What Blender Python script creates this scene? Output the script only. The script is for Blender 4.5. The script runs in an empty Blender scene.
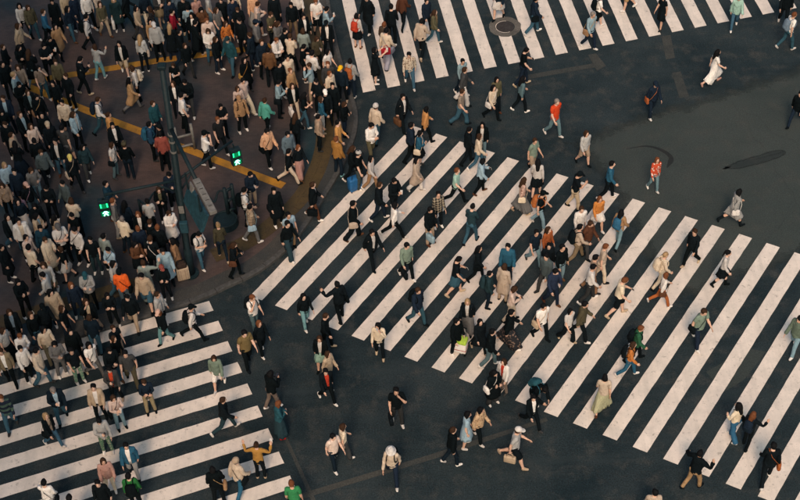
import bpy, bmesh, math, random, re
import numpy as np

# ------------------------------------------------------------------ camera
FPX, PITCH, ROLL, CAM_H = 1420.914, 0.810466, -0.0432187, 32.9025   # fitted to the zebra stripes (800 px wide photo)
scene = bpy.context.scene
COL = scene.collection
_cr, _sr, _cp, _sp = math.cos(ROLL), math.sin(ROLL), math.cos(PITCH), math.sin(PITCH)
_F = np.array([0, _cp, -_sp]); _U = np.array([0, _sp, _cp]); _R = np.array([1., 0, 0])
_X = _cr * _R + _sr * _U; _Y = -_sr * _R + _cr * _U
cam_data = bpy.data.cameras.new('camera'); cam = bpy.data.objects.new('camera', cam_data); COL.objects.link(cam)
from mathutils import Matrix, Vector
cam.matrix_world = Matrix(((_X[0], _Y[0], -_F[0], 0), (_X[1], _Y[1], -_F[1], 0), (_X[2], _Y[2], -_F[2], CAM_H), (0, 0, 0, 1)))
cam_data.sensor_width = 36.0; cam_data.lens = FPX / 800 * 36.0; cam_data.clip_end = 500
scene.camera = cam

# ------------------------------------------------------------------ light
SUN_AZ, SUN_EL = math.radians(-97), math.radians(46)     # azimuth measured from +X towards +Y
world = bpy.data.worlds.new('World'); scene.world = world; world.use_nodes = True
wn = world.node_tree.nodes; wl = world.node_tree.links
sky = wn.new('ShaderNodeTexSky'); sky.sky_type = 'NISHITA'; sky.sun_disc = False
sky.sun_elevation = SUN_EL; sky.sun_rotation = math.pi / 2 - SUN_AZ
sky.air_density = 1.0; sky.dust_density = 6.0; sky.ozone_density = 0.6
wn['Background'].inputs['Strength'].default_value = 0.08
_haze = wn.new('ShaderNodeMix'); _haze.data_type = 'RGBA'; _haze.blend_type = 'MULTIPLY'; _haze.inputs[0].default_value = 1.0   # warm evening overcast
_haze.inputs[7].default_value = (0.88, 1.0, 1.0, 1)
wl.new(sky.outputs[0], _haze.inputs[6]); wl.new(_haze.outputs[2], wn['Background'].inputs[0])
sun_data = bpy.data.lights.new('sun', 'SUN'); sun = bpy.data.objects.new('sun', sun_data); COL.objects.link(sun)
sun_data.energy = 1.5; sun_data.angle = math.radians(15); sun_data.color = (1.0, 0.66, 0.46)
_sd = Vector((math.cos(SUN_EL) * math.cos(SUN_AZ), math.cos(SUN_EL) * math.sin(SUN_AZ), math.sin(SUN_EL)))
sun.rotation_euler = _sd.to_track_quat('Z', 'Y').to_euler(); sun.location = _sd * 60
vs = scene.view_settings
vs.view_transform = 'Standard'; vs.look = 'None'; vs.exposure = 0.5; vs.gamma = 1.0
try: vs.use_curve_mapping = False
except Exception: pass

# ------------------------------------------------------------------ helpers
def P(px, py, z=0.0):
    """world point at height z seen at photo pixel (px, py)"""
    x = (px - 400) / FPX; y = -(py - 250) / FPX
    d = x * _X + y * _Y + _F
    t = (z - CAM_H) / d[2]
    return np.array([d[0] * t, d[1] * t, z])
def pix(p):
    q = np.array(p, float) - np.array([0, 0, CAM_H])
    d = q @ _F
    return 400 + FPX * (q @ _X) / d, 250 - FPX * (q @ _Y) / d
def heading(px, py, deg, z=0.0):
    """world yaw of an image direction (0 = right, 90 = down)"""
    a = P(px, py, z); b = P(px + 6 * math.cos(math.radians(deg)), py + 6 * math.sin(math.radians(deg)), z)
    return math.atan2(b[1] - a[1], b[0] - a[0])

def new_mat(name):
    m = bpy.data.materials.new(name); m.use_nodes = True
    b = m.node_tree.nodes['Principled BSDF']; b.inputs['Roughness'].default_value = 0.8
    b.inputs['Specular IOR Level'].default_value = 0.25
    return m, m.node_tree.nodes, m.node_tree.links, b
def nnode(nt, kind, **kw):
    n = nt.new(kind)
    for k, v in kw.items():
        if hasattr(n, k): setattr(n, k, v)
        else: n.inputs[k].default_value = v
    return n
def noise(nt, ln, vec, scale, detail=4.0, rough=0.55):
    n = nt.new('ShaderNodeTexNoise'); n.inputs['Scale'].default_value = scale
    n.inputs['Detail'].default_value = detail; n.inputs['Roughness'].default_value = rough
    if vec is not None: ln.new(vec, n.inputs['Vector'])
    return n.outputs['Fac']
def ramp(nt, ln, fac, stops):
    r = nt.new('ShaderNodeValToRGB'); e = r.color_ramp.elements
    while len(e) < len(stops): e.new(0.5)
    for i, (p, c) in enumerate(stops):
        e[i].position = p; e[i].color = (*c, 1) if len(c) == 3 else c
    ln.new(fac, r.inputs[0]); return r.outputs[0]
def mixc(nt, ln, fac, a, b, mode='MIX'):
    n = nt.new('ShaderNodeMix'); n.data_type = 'RGBA'; n.blend_type = mode
    for sock, v in ((n.inputs[0], fac), (n.inputs[6], a), (n.inputs[7], b)):
        if isinstance(v, (int, float)): sock.default_value = v
        elif isinstance(v, tuple): sock.default_value = (*v, 1) if len(v) == 3 else v
        else: ln.new(v, sock)
    return n.outputs[2]
def bump(nt, ln, b, height, strength, dist=0.02):
    n = nt.new('ShaderNodeBump'); n.inputs['Strength'].default_value = strength; n.inputs['Distance'].default_value = dist
    ln.new(height, n.inputs['Height']); ln.new(n.outputs[0], b.inputs['Normal'])

def mesh_obj(name, verts, faces, mat, parent=None, loc=None, smooth=False):
    me = bpy.data.meshes.new(name); me.from_pydata([tuple(map(float, v)) for v in verts], [], faces); me.update()
    if mat is not None: me.materials.append(mat)
    if smooth: me.polygons.foreach_set('use_smooth', [True] * len(me.polygons))
    o = bpy.data.objects.new(name, me); COL.objects.link(o)
    if parent is not None: o.parent = parent
    if loc is not None: o.location = loc
    return o
def bm_obj(name, bm, mat, parent=None, smooth=False, loc=None):
    me = bpy.data.meshes.new(name); bm.normal_update(); bm.to_mesh(me); bm.free()
    if mat is not None: me.materials.append(mat)
    if smooth: me.polygons.foreach_set('use_smooth', [True] * len(me.polygons))
    o = bpy.data.objects.new(name, me); COL.objects.link(o)
    if parent is not None: o.parent = parent
    if loc is not None: o.location = loc
    return o
def empty(name, loc, rz=0.0):
    o = bpy.data.objects.new(name, None); o.empty_display_size = 0.2; COL.objects.link(o)
    o.location = tuple(float(v) for v in loc); o.rotation_euler = (0, 0, rz); return o
def tag(o, label=None, cat=None, group=None, kind=None):
    if label: o['label'] = label
    if cat: o['category'] = cat
    if group: o['group'] = group
    if kind: o['kind'] = kind
    return o
def bm_box(bm, c, s, rot=None, bev=0.0):
    r = bmesh.ops.create_cube(bm, size=1.0)
    M = Matrix.Translation(Vector(c)) @ (rot.to_4x4() if rot is not None else Matrix.Identity(4)) @ Matrix.Diagonal((*s, 1))
    bmesh.ops.transform(bm, matrix=M, verts=r['verts'])
    if bev > 0:
        es = list({e for v in r['verts'] for e in v.link_edges})
        bmesh.ops.bevel(bm, geom=es, offset=bev, segments=2, affect='EDGES', profile=0.5)
def bm_tube(bm, pts, rad, seg=10, cap=True):
    pts = [Vector(p) for p in pts]; rings = []
    rads = rad if isinstance(rad, (list, tuple)) else [rad] * len(pts)
    for i, p in enumerate(pts):
        t = (pts[min(i + 1, len(pts) - 1)] - pts[max(i - 1, 0)]).normalized()
        a = t.orthogonal().normalized() if i == 0 else (a - t * a.dot(t)).normalized()
        b = t.cross(a)
        rings.append([bm.verts.new(p + rads[i] * (math.cos(2 * math.pi * k / seg) * a + math.sin(2 * math.pi * k / seg) * b)) for k in range(seg)])
    for r0, r1 in zip(rings, rings[1:]):
        for k in range(seg): bm.faces.new((r0[k], r0[(k + 1) % seg], r1[(k + 1) % seg], r1[k]))
    if cap: bm.faces.new(rings[0][::-1]); bm.faces.new(rings[-1])
def catmull(pts, n=8):
    pts = [np.array(p, float) for p in pts]; out = []
    ext = [2 * pts[0] - pts[1]] + pts + [2 * pts[-1] - pts[-2]]
    for i in range(1, len(ext) - 2):
        a, b, c, d = ext[i - 1:i + 3]
        for k in range(n):
            t = k / n
            out.append(0.5 * (2 * b + (c - a) * t + (2 * a - 5 * b + 4 * c - d) * t * t + (3 * b - a - 3 * c + d) * t ** 3))
    out.append(pts[-1]); return np.array(out)
def sheet(name, poly, z, mat, parent=None):
    """flat polygon of world xy points at height z"""
    bm = bmesh.new(); vs_ = [bm.verts.new((float(p[0]), float(p[1]), z)) for p in poly]
    f = bm.faces.new(vs_)
    if f.normal.z < 0 or (f.normal_update() or f.normal.z < 0): f.normal_flip()
    bmesh.ops.triangulate(bm, faces=[f])
    return bm_obj(name, bm, mat, parent)
def strip_poly(line, wid):
    line = np.array(line)[:, :2]; t = np.gradient(line, axis=0); t /= np.linalg.norm(t, axis=1)[:, None]
    n = np.stack([-t[:, 1], t[:, 0]], 1)
    w = np.asarray(wid) / 2 if np.ndim(wid) else wid / 2
    w = np.broadcast_to(w, len(line))[:, None]
    return line + n * w, line - n * w
def strip_sheet(name, line, wid, z, mat, parent=None):
    L, Rr = strip_poly(line, wid); n = len(L)
    v = [(*p, z) for p in L] + [(*p, z) for p in Rr]
    f = [(i + n, i + n + 1, i + 1, i) for i in range(n - 1)]
    o = mesh_obj(name, v, f, mat, parent)
    if o.data.polygons[0].normal.z < 0: o.data.flip_normals()
    return o

# ------------------------------------------------------------------ ground materials
def asphalt_mat(name, dark, light, warm, speck=1.0):
    m, nt, ln, b = new_mat(name)
    geo = nt.new('ShaderNodeNewGeometry').outputs['Position']
    big = noise(nt, ln, geo, 0.30, 7, 0.68)
    c = ramp(nt, ln, big, [(0.36, dark), (0.64, light)])
    mid = noise(nt, ln, geo, 1.7, 6, 0.65)
    c = mixc(nt, ln, ramp(nt, ln, mid, [(0.50, (0, 0, 0)), (0.70, (0.7,) * 3)]), c, warm)
    fine = noise(nt, ln, geo, 24.0, 4, 0.75)
    c = mixc(nt, ln, 0.75 * speck, c, ramp(nt, ln, fine, [(0.34, (0.12,) * 3), (0.52, (0.5,) * 3), (0.70, (1, 1, 1))]), 'OVERLAY')
    st = nt.new('ShaderNodeMapping'); st.inputs['Scale'].default_value = (0.25, 2.2, 1); st.inputs['Rotation'].default_value = (0, 0, math.radians(28)); ln.new(geo, st.inputs['Vector'])
    tyre = noise(nt, ln, st.outputs[0], 0.9, 5, 0.6)
    c = mixc(nt, ln, ramp(nt, ln, tyre, [(0.52, (0, 0, 0)), (0.66, (0.45 * speck,) * 3)]), c, light)
    sp = nt.new('ShaderNodeTexVoronoi'); sp.inputs['Scale'].default_value = 26; ln.new(geo, sp.inputs['Vector'])
    spots = ramp(nt, ln, sp.outputs['Distance'], [(0.0, (0.5 * speck,) * 3), (0.16, (0.0,) * 3)])
    c = mixc(nt, ln, spots, c, (0.10, 0.108, 0.108))
    # faint tyre-polished streaks and sealed cracks
    vo = nt.new('ShaderNodeTexVoronoi'); vo.feature = 'DISTANCE_TO_EDGE'; vo.inputs['Scale'].default_value = 0.16
    wob = nt.new('ShaderNodeVectorMath'); wob.operation = 'ADD'
    nz = nt.new('ShaderNodeTexNoise'); nz.inputs['Scale'].default_value = 0.7; nz.inputs['Detail'].default_value = 5; ln.new(geo, nz.inputs['Vector'])
    ln.new(geo, wob.inputs[0]); ln.new(nz.outputs['Color'], wob.inputs[1]); ln.new(wob.outputs[0], vo.inputs['Vector'])
    cr = ramp(nt, ln, vo.outputs['Distance'], [(0.0, (0.22,) * 3), (0.004, (0.0,) * 3)])
    c = mixc(nt, ln, cr, c, (0.014, 0.017, 0.019))
    ln.new(c, b.inputs['Base Color'])
    rr = nt.new('ShaderNodeMapRange'); ln.new(mid, rr.inputs[0]); rr.inputs[3].default_value = 0.72; rr.inputs[4].default_value = 0.95
    ln.new(rr.outputs[0], b.inputs['Roughness'])
    bump(nt, ln, b, fine, 0.35, 0.012)
    return m
M_ROAD = asphalt_mat('old asphalt', (0.0070, 0.0175, 0.0230), (0.0245, 0.0375, 0.0430), (0.056, 0.059, 0.056))
M_ROAD2 = asphalt_mat('newer asphalt', (0.028, 0.040, 0.040), (0.038, 0.049, 0.048), (0.043, 0.050, 0.048), 0.5)
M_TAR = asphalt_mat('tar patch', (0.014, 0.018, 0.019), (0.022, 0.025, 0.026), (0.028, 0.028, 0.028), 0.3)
M_FADED = asphalt_mat('worn grey marking', (0.028, 0.035, 0.036), (0.058, 0.060, 0.055), (0.020, 0.029, 0.032), 0.6)
M_APRON = asphalt_mat('grey apron concrete', (0.035, 0.040, 0.041), (0.058, 0.058, 0.056), (0.080, 0.072, 0.062), 0.5)

def paint_mat(name, col, wear, thresh):
    m, nt, ln, b = new_mat(name)
    geo = nt.new('ShaderNodeNewGeometry').outputs['Position']
    n1 = noise(nt, ln, geo, 2.2, 8, 0.7); n2 = noise(nt, ln, geo, 16, 5, 0.7); n3 = noise(nt, ln, geo, 0.5, 4, 0.6)
    c = mixc(nt, ln, ramp(nt, ln, n3, [(0.3, (0, 0, 0)), (0.75, (0.55,) * 3)]), col, tuple(v * 0.8 for v in col))
    c = mixc(nt, ln, ramp(nt, ln, n1, [(0.38, (0, 0, 0)), (0.70, (0.6,) * 3)]), c, wear)
    sm = nt.new('ShaderNodeMapping'); sm.inputs['Rotation'].default_value = (0, 0, math.radians(-30)); sm.inputs['Scale'].default_value = (3.0, .35, 1); ln.new(geo, sm.inputs['Vector'])
    n5 = noise(nt, ln, sm.outputs[0], 1.0, 6, 0.65)
    c = mixc(nt, ln, ramp(nt, ln, n5, [(0.46, (0, 0, 0)), (0.70, (0.5,) * 3)]), c, wear)
    n4 = noise(nt, ln, geo, 5.0, 8, 0.75)
    c = mixc(nt, ln, ramp(nt, ln, n4, [(0.575, (0, 0, 0)), (0.66, (0.6,) * 3)]), c, tuple(v * 0.35 for v in wear))
    c = mixc(nt, ln, ramp(nt, ln, n2, [(thresh, (0, 0, 0)), (thresh + 0.10, (0.75,) * 3)]), c, tuple(v * 0.55 for v in wear))
    ln.new(c, b.inputs['Base Color']); b.inputs['Roughness'].default_value = 0.6
    bump(nt, ln, b, n2, 0.2, 0.006)
    return m
M_WHITE = paint_mat('white road paint', (0.83, 0.74, 0.66), (0.50, 0.46, 0.415), 0.61)
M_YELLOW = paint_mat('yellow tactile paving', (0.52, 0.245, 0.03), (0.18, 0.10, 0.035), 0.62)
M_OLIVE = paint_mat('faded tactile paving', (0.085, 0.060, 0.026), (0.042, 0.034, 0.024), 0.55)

def paving_mat():
    m, nt, ln, b = new_mat('brown pavement blocks')
    geo = nt.new('ShaderNodeNewGeometry').outputs['Position']
    big = noise(nt, ln, geo, 0.16, 4, 0.6)
    c = ramp(nt, ln, big, [(0.38, (0.017, 0.040, 0.050)), (0.46, (0.050, 0.046, 0.048)), (0.60, (0.100, 0.066, 0.057))])
    br = nt.new('ShaderNodeTexBrick'); br.inputs['Scale'].default_value = 3.3; br.inputs['Mortar Size'].default_value = 0.012
    br.inputs['Color1'].default_value = (0.42,) * 3 + (1,); br.inputs['Color2'].default_value = (0.6,) * 3 + (1,); br.inputs['Mortar'].default_value = (0.25,) * 3 + (1,)
    ln.new(geo, br.inputs['Vector'])
    c = mixc(nt, ln, 0.55, c, br.outputs['Color'], 'OVERLAY')
    mid = noise(nt, ln, geo, 1.1, 6, 0.65)
    c = mixc(nt, ln, ramp(nt, ln, mid, [(0.45, (0, 0, 0)), (0.78, (0.6,) * 3)]), c, (0.014, 0.019, 0.023))
    gum = nt.new('ShaderNodeTexVoronoi'); gum.inputs['Scale'].default_value = 2.6; ln.new(geo, gum.inputs['Vector'])
    c = mixc(nt, ln, ramp(nt, ln, gum.outputs['Distance'], [(0.0, (0.6,) * 3), (0.07, (0, 0, 0))]), c, (0.02, 0.022, 0.024))
    ln.new(c, b.inputs['Base Color']); b.inputs['Roughness'].default_value = 0.75
    bump(nt, ln, b, br.outputs['Fac'], -0.3, 0.006)
    return m
M_PAVE = paving_mat()
def plain(name, col, rough=0.5, metal=0.0, var=0.25, emit=0.0):
    m, nt, ln, b = new_mat(name)
    co = nt.new('ShaderNodeTexCoord').outputs['Object']
    n = noise(nt, ln, co, 9, 5, 0.65)
    c = mixc(nt, ln, ramp(nt, ln, n, [(0.35, (0, 0, 0)), (0.75, (1, 1, 1))]), tuple(v * (1 - var) for v in col), tuple(min(1, v * (1 + var)) for v in col))
    ln.new(c, b.inputs['Base Color']); b.inputs['Roughness'].default_value = rough; b.inputs['Metallic'].default_value = metal
    if emit > 0:
        b.inputs['Emission Color'].default_value = (*col, 1); b.inputs['Emission Strength'].default_value = emit
    return m

def feather(m):
    nt, ln = m.node_tree.nodes, m.node_tree.links; b = nt['Principled BSDF']; out = nt['Material Output']
    at = nt.new('ShaderNodeAttribute'); at.attribute_name = 'worn'; tr = nt.new('ShaderNodeBsdfTransparent'); mx = nt.new('ShaderNodeMixShader')
    geo = nt.new('ShaderNodeNewGeometry').outputs['Position']; n = noise(nt, ln, geo, 1.6, 6, .7)
    ad = nt.new('ShaderNodeMath'); ad.operation = 'ADD'; ln.new(at.outputs['Fac'], ad.inputs[0]); ln.new(n, ad.inputs[1])
    f = ramp(nt, ln, ad.outputs[0], [(.55, (0, 0, 0)), (1.0, (1, 1, 1))])
    ln.new(f, mx.inputs[0]); ln.new(tr.outputs[0], mx.inputs[1]); ln.new(b.outputs[0], mx.inputs[2]); ln.new(mx.outputs[0], out.inputs[0]); return m
def feather_sheet(name, poly, z, mat, inset):
    """polygon whose worn rim (an inset ring) frays into the surface below"""
    bm = bmesh.new(); c = np.mean(poly, axis=0); vs_ = [bm.verts.new((p[0], p[1], z)) for p in poly]
    f = bm.faces.new(vs_); f.normal_update()
    if f.normal.z < 0: f.normal_flip()
    bmesh.ops.inset_region(bm, faces=[f], thickness=inset, use_even_offset=True, use_boundary=True)
    bmesh.ops.triangulate(bm, faces=[q for q in bm.faces if len(q.verts) > 4])
    pp = np.array([p[:2] for p in poly]); vals = [0.0 if np.min(np.linalg.norm(pp - np.array(v.co[:2]), axis=1)) < 1e-3 else 0.7 for v in bm.verts]
    o = bm_obj(name, bm, mat); a = o.data.attributes.new('worn', 'FLOAT', 'POINT'); a.data.foreach_set('value', vals); return o

# ------------------------------------------------------------------ ground, pavement, markings
bm = bmesh.new(); bmesh.ops.create_grid(bm, x_segments=24, y_segments=24, size=150)
road = tag(bm_obj('road', bm, M_ROAD, loc=(0, 35, 0)), kind='structure')
g2 = [P(*q) for q in [(560, 142), (640, 112), (694, 97), (800, 63), (920, 26), (980, 210), (800, 262), (700, 300), (660, 300), (620, 215), (590, 170)]]
M_ROAD2F = feather(asphalt_mat('newer asphalt, frayed rim', (0.032, 0.044, 0.043), (0.044, 0.055, 0.053), (0.052, 0.057, 0.053), 0.5))
M_TARF = feather(asphalt_mat('tar, frayed rim', (0.019, 0.027, 0.028), (0.027, 0.035, 0.035), (0.034, 0.038, 0.037), 0.3))
tag(feather_sheet('road_patch', g2, 0.003, M_ROAD2F, .9), kind='structure')
tar = catmull([P(626, 149), P(646, 146.3), P(661, 150), (P(671, 158)), P(667, 168)], 8)
tag(strip_sheet('road_seam', tar, np.interp(np.linspace(0, 1, len(tar)), [0, .3, .55, .85, 1], [.02, .08, .14, .18, .03]), 0.006, M_TAR), kind='structure')
tag(feather_sheet('road_repair', list(catmull([P(*q) for q in [(720, 169), (734, 162), (752, 156), (778, 149.5), (787, 152), (781, 158), (762, 164), (740, 169.5), (720, 169)]], 4))[:-1], 0.0062, M_TARF, .13), kind='structure')  # elongated patch, darker than the asphalt around it, with a soft rim
for nm, q in (('worn_lane_dash', [(661.5, 36.5), (670.5, 35), (675, 58), (666, 59.5)]), ('worn_lane_dash', [(672, 73), (680.5, 71.5), (689, 96.5), (679.5, 98)]),
              ('worn_arrow_line', [(515, 77), (596, 63), (598, 67), (518, 81)]), ('worn_arrow_head', [(588, 55), (596, 53.5), (606, 66), (597, 71)]),
              ('worn_lane_line', [(300, 494), (432, 454), (546, 417.5), (548, 421), (434, 459), (302, 499)]),
              ('worn_edge_line', [(283, 436), (286, 435), (318, 505), (314, 507)]),
              ('worn_curve_patch', [(706, 372), (722, 363), (738, 346), (766, 352), (744, 380), (724, 392)])):
    tag(sheet(nm, [P(*v) for v in q], {'worn_curve_patch': .0055, 'worn_arrow_head': .0075, 'worn_edge_line': .0077}.get(nm, .0065), M_FADED if nm != 'worn_curve_patch' else M_ROAD2), kind='structure')

# zebra crossings: lattice points fitted to the photo, 0.9 m pitch
A0, B0, UU = np.array([-5.507, 30.0509]), np.array([-0.1473, 37.6691]), np.array([0.786, -0.4514])
C0, VV, WW = np.array([-5.9919, 29.4574]), np.array([0.3324, -0.8307]), np.array([-9.3495, -3.1652])
D0, TT, QQ = np.array([-1.0765, 39.118]), np.array([0.8844, 0.2066]), np.array([-1.2997, 9.7848])
rs = random.Random(5)
def stripe(parent, a, b, c, d):
    """painted bar with slightly uneven, chipped edges"""
    pts = []
    for p, q in ((a, b), (b, c), (c, d), (d, a)):
        L = np.linalg.norm(q - p); n = max(2, int(L / 0.22)); t = (q - p) / L; nn = np.array([-t[1], t[0]])
        for k in range(n):
            j = 0 if k == 0 else rs.gauss(0, 0.0035)
            pts.append(p + (q - p) * k / n + nn * j)
    o = sheet('stripe', pts, 0.011, M_WHITE, parent)
def crossing(name):
    return tag(empty(name, (0, 0, 0)), kind='structure')
cw = crossing('crosswalk')
for i in range(1, 25):
    stripe(cw, A0 + UU * i, A0 + UU * (i + .475), B0 + UU * (i + .475), B0 + UU * i)
cw = crossing('crosswalk')
wl_ = WW / np.linalg.norm(WW)
for i in range(0, 13):
    stripe(cw, C0 + VV * i, C0 + VV * i + wl_ * 13.0, C0 + VV * (i + .49) + wl_ * 13.0, C0 + VV * (i + .49))
cw = crossing('crosswalk')
ql_ = QQ / np.linalg.norm(QQ)
for i in range(0, 22):
    stripe(cw, D0 + TT * i, D0 + TT * (i + .51), D0 + TT * (i + .51) + ql_ * 7.5, D0 + TT * i + ql_ * 7.5)

# pavement slab with rounded corner, granite apron and kerb stones
KPX = [(318, -90), (328, -10), (337, 40), (348, 80), (357, 108), (357, 130), (349, 153), (337, 177), (321, 203), (304, 229), (284, 252), (258, 272), (228, 286.5), (198, 300), (150, 315), (75, 338), (0, 361), (-120, 398)]
kerb = catmull([P(*q, 0.10) for q in KPX], 6)
cl = [(kerb[i] - kerb[i - 1]) for i in range(1, len(kerb))]
clen = np.r_[0, np.cumsum([np.linalg.norm(v[:2]) for v in cl])]
def kerb_at(s):
    return np.array([np.interp(s, clen, kerb[:, 0]), np.interp(s, clen, kerb[:, 1])])
def inward(s):
    t = kerb_at(s + .05) - kerb_at(s - .05); t /= np.linalg.norm(t); return np.array([t[1], -t[0]])
# which side is inward (towards the pavement, west)
_sgn = 1 if (inward(clen[-1] * .5) @ (P(200, 150)[:2] - kerb_at(clen[-1] * .5))) > 0 else -1
KS = np.arange(0.1, clen[-1] - 0.1, 0.12)
off = lambda d: np.array([kerb_at(s) + _sgn * inward(s) * d for s in KS])
PZ = 0.12
inner = off(0.16)
far = [inner[-1] + [-60, -6], inner[-1] + [-60, 60], inner[0] + [-30, 40]]
bm = bmesh.new()
ring = [bm.verts.new((*p, PZ)) for p in list(inner) + far]
f = bm.faces.new(ring); f.normal_update()
if f.normal.z < 0: f.normal_flip()
bmesh.ops.triangulate(bm, faces=[f])
pavement = tag(bm_obj('pavement', bm, M_PAVE), kind='structure')
a_in, a_out = off(0.62), off(0.165)
n_ = len(a_in)
ap = mesh_obj('pavement_apron', [(*p, PZ + .004) for p in a_out] + [(*p, PZ + .004) for p in a_in], [(i, i + 1, i + 1 + n_, i + n_) for i in range(n_ - 1)], M_APRON)
if ap.data.polygons[0].normal.z < 0: ap.data.flip_normals()
tag(ap, kind='structure')
M_KERB = plain('granite kerb', (0.07, 0.072, 0.072), 0.85, 0, .3)
kerb_root = tag(empty('kerb', (0, 0, 0)), kind='structure')
s = 0.2
while s < clen[-1] - 1.2:
    ss = np.linspace(s + .008, s + .90 - .008, 4)
    o_ = [kerb_at(x) for x in ss]; i_ = [kerb_at(x) + _sgn * inward(x) * .155 for x in ss]
    zt = PZ + .006
    v = [(*p, -.05) for p in o_] + [(*p, zt - .02) for p in o_] + [(*(p + .02 * (q - p) / .155), zt) for p, q in zip(o_, i_)] + [(*q, zt) for q in i_] + [(*q, -.05) for q in i_]
    fs = [(r * 4 + k, r * 4 + k + 1, (r + 1) * 4 + k + 1, (r + 1) * 4 + k) for r in range(4) for k in range(3)]
    fs += [(0, 4, 8, 12, 16), (3, 19, 15, 11, 7)]
    b_ = mesh_obj('kerb_stone', v, fs, M_KERB, kerb_root)
    bmx = bmesh.new(); bmx.from_mesh(b_.data); bmesh.ops.recalc_face_normals(bmx, faces=bmx.faces); bmx.to_mesh(b_.data); bmx.free()
    s += .90
# tactile paving: rows of 30 cm blocks with open joints
def tactile(name, line, rows, mat, dotted):
    bm = bmesh.new(); line = np.array(line)[:, :2]
    sl = np.r_[0, np.cumsum(np.linalg.norm(np.diff(line, axis=0), axis=1))]
    at_ = lambda s: np.array([np.interp(s, sl, line[:, 0]), np.interp(s, sl, line[:, 1])])
    s = 0.0
    while s < sl[-1] - .3:
        a = at_(s); b = at_(s + .3); t = (b - a) / np.linalg.norm(b - a); n = np.array([-t[1], t[0]])
        for r in range(rows):
            c = (a + b) / 2 + n * (r - (rows - 1) / 2) * .3
            z0 = PZ + .0045 + rs.random() * .002
            q = [c + t * sx * .148 + n * sy * .148 for sx, sy in ((-1, -1), (1, -1), (1, 1), (-1, 1))]
            top = [bm.verts.new((*p, z0 + .008)) for p in q]; bot = [bm.verts.new((*p, z0 - .03)) for p in q]
            bm.faces.new(top)
            for k in range(4): bm.faces.new((bot[k], bot[(k + 1) % 4], top[(k + 1) % 4], top[k]))
            for k in range(4) if not dotted else ():
                cc = c + n * (k - 1.5) * .068
                w = [cc + t * sx * .12 + n * sy * .017 for sx, sy in ((-1, -1), (1, -1), (1, 1), (-1, 1))]
                bm.faces.new([bm.verts.new((*p, z0 + .013)) for p in w])
        s += .3
    bmesh.ops.recalc_face_normals(bm, faces=bm.faces)
    o = bm_obj(name, bm, mat); tag(o, kind='structure'); return o
tactile('tactile_paving', [P(296, 42.5, PZ), P(160, 60.5, PZ), P(14, 84, PZ)], 1, M_YELLOW, False)
tactile('tactile_paving', [P(14, 81, PZ), P(110, 120, PZ), P(284, 186, PZ)], 1, M_YELLOW, False)
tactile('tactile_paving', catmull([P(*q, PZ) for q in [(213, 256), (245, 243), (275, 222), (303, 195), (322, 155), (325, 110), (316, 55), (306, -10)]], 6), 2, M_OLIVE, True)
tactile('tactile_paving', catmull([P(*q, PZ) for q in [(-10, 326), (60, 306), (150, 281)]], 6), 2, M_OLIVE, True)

# manhole in the top crossing
mc = P(505, 27); M_IRON = plain('cast iron', (0.06, 0.055, 0.055), 0.6, .3, .3)
mh = tag(empty('manhole', (mc[0], mc[1], 0)), 'round iron manhole cover in a pale concrete collar among white stripes', 'manhole')
bm = bmesh.new(); vo, vi = [], []
for k in range(40):
    a = 2 * math.pi * k / 40; rr = .60 + rs.uniform(-.02, .02)
    vo.append(bm.verts.new((rr * math.cos(a), rr * math.sin(a), .014))); vi.append(bm.verts.new((.36 * math.cos(a), .36 * math.sin(a), .014)))
for k in range(40): bm.faces.new((vo[k], vo[(k + 1) % 40], vi[(k + 1) % 40], vi[k]))
bm_obj('collar', bm, asphalt_mat('pale concrete', (.10, .095, .085), (.17, .155, .14), (.06, .06, .055), .6), mh)
bm = bmesh.new(); bmesh.ops.create_cone(bm, cap_ends=True, segments=36, radius1=.345, radius2=.335, depth=.03)
for r in range(-4, 5):
    L = math.sqrt(max(0, .3 ** 2 - (r * .065) ** 2)); bm_box(bm, (0, r * .065, .018), (2 * L, .022, .008))
bm_obj('cover', bm, M_IRON, mh, loc=(0, 0, .004))

# ------------------------------------------------------------------ street furniture on the pavement
M_STEEL = plain('dark teal painted steel', (0.008, 0.021, 0.026), .6, .0, .3)
M_PALE = plain('pale grey painted steel', (0.19, 0.185, 0.17), .55, .1, .25)
M_PANEL = plain('blue grey sign panel', (0.022, 0.065, 0.085), .4, .1, .4)
base = P(191, 274, PZ)
# the pole leans a touch: its foot and its head are where the photo shows them
HT = 8.6
tip = P(162, 68, PZ + HT)
ax = (tip - base) / np.linalg.norm(tip - base)
def pole_at(py):
    lo, hi = 0.0, HT
    for _ in range(40):
        m = (lo + hi) / 2; q = base + ax * m
        if pix(q)[1] > py: lo = m
        else: hi = m
    return base + ax * lo
root = tag(empty('signal_pole', base), 'tall dark teal steel signal pole with two arms rising from the crowded pavement', 'pole')
rel = lambda q: Vector((np.array(q) - base).tolist())
bm = bmesh.new(); bm_tube(bm, [rel(base), rel(base + ax * 1.2), rel(base + ax * 1.25), rel(tip)], [.135, .13, .092, .078], 20); bm_obj('post', bm, M_STEEL, root, True)
bm = bmesh.new(); bm_box(bm, rel(tip) + Vector((0, 0, .06)), (.24, .24, .12), None, .03); bm_obj('top_box', bm, M_STEEL, root)
bm = bmesh.new(); bm_tube(bm, [rel(base), rel(base + np.array([0, 0, .06]))], .26, 20); bm_obj('base_flange', bm, M_STEEL, root)
for py in (134, 141, 151):
    q = pole_at(py); bm = bmesh.new(); bm_tube(bm, [rel(q - ax * .03), rel(q + ax * .03)], .102, 18); bm_obj('clamp_band', bm, M_PALE, root)
q0 = pole_at(180); z0 = q0[2]
armL, armR = P(104, 195, z0), P(232, 141, z0)
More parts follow.
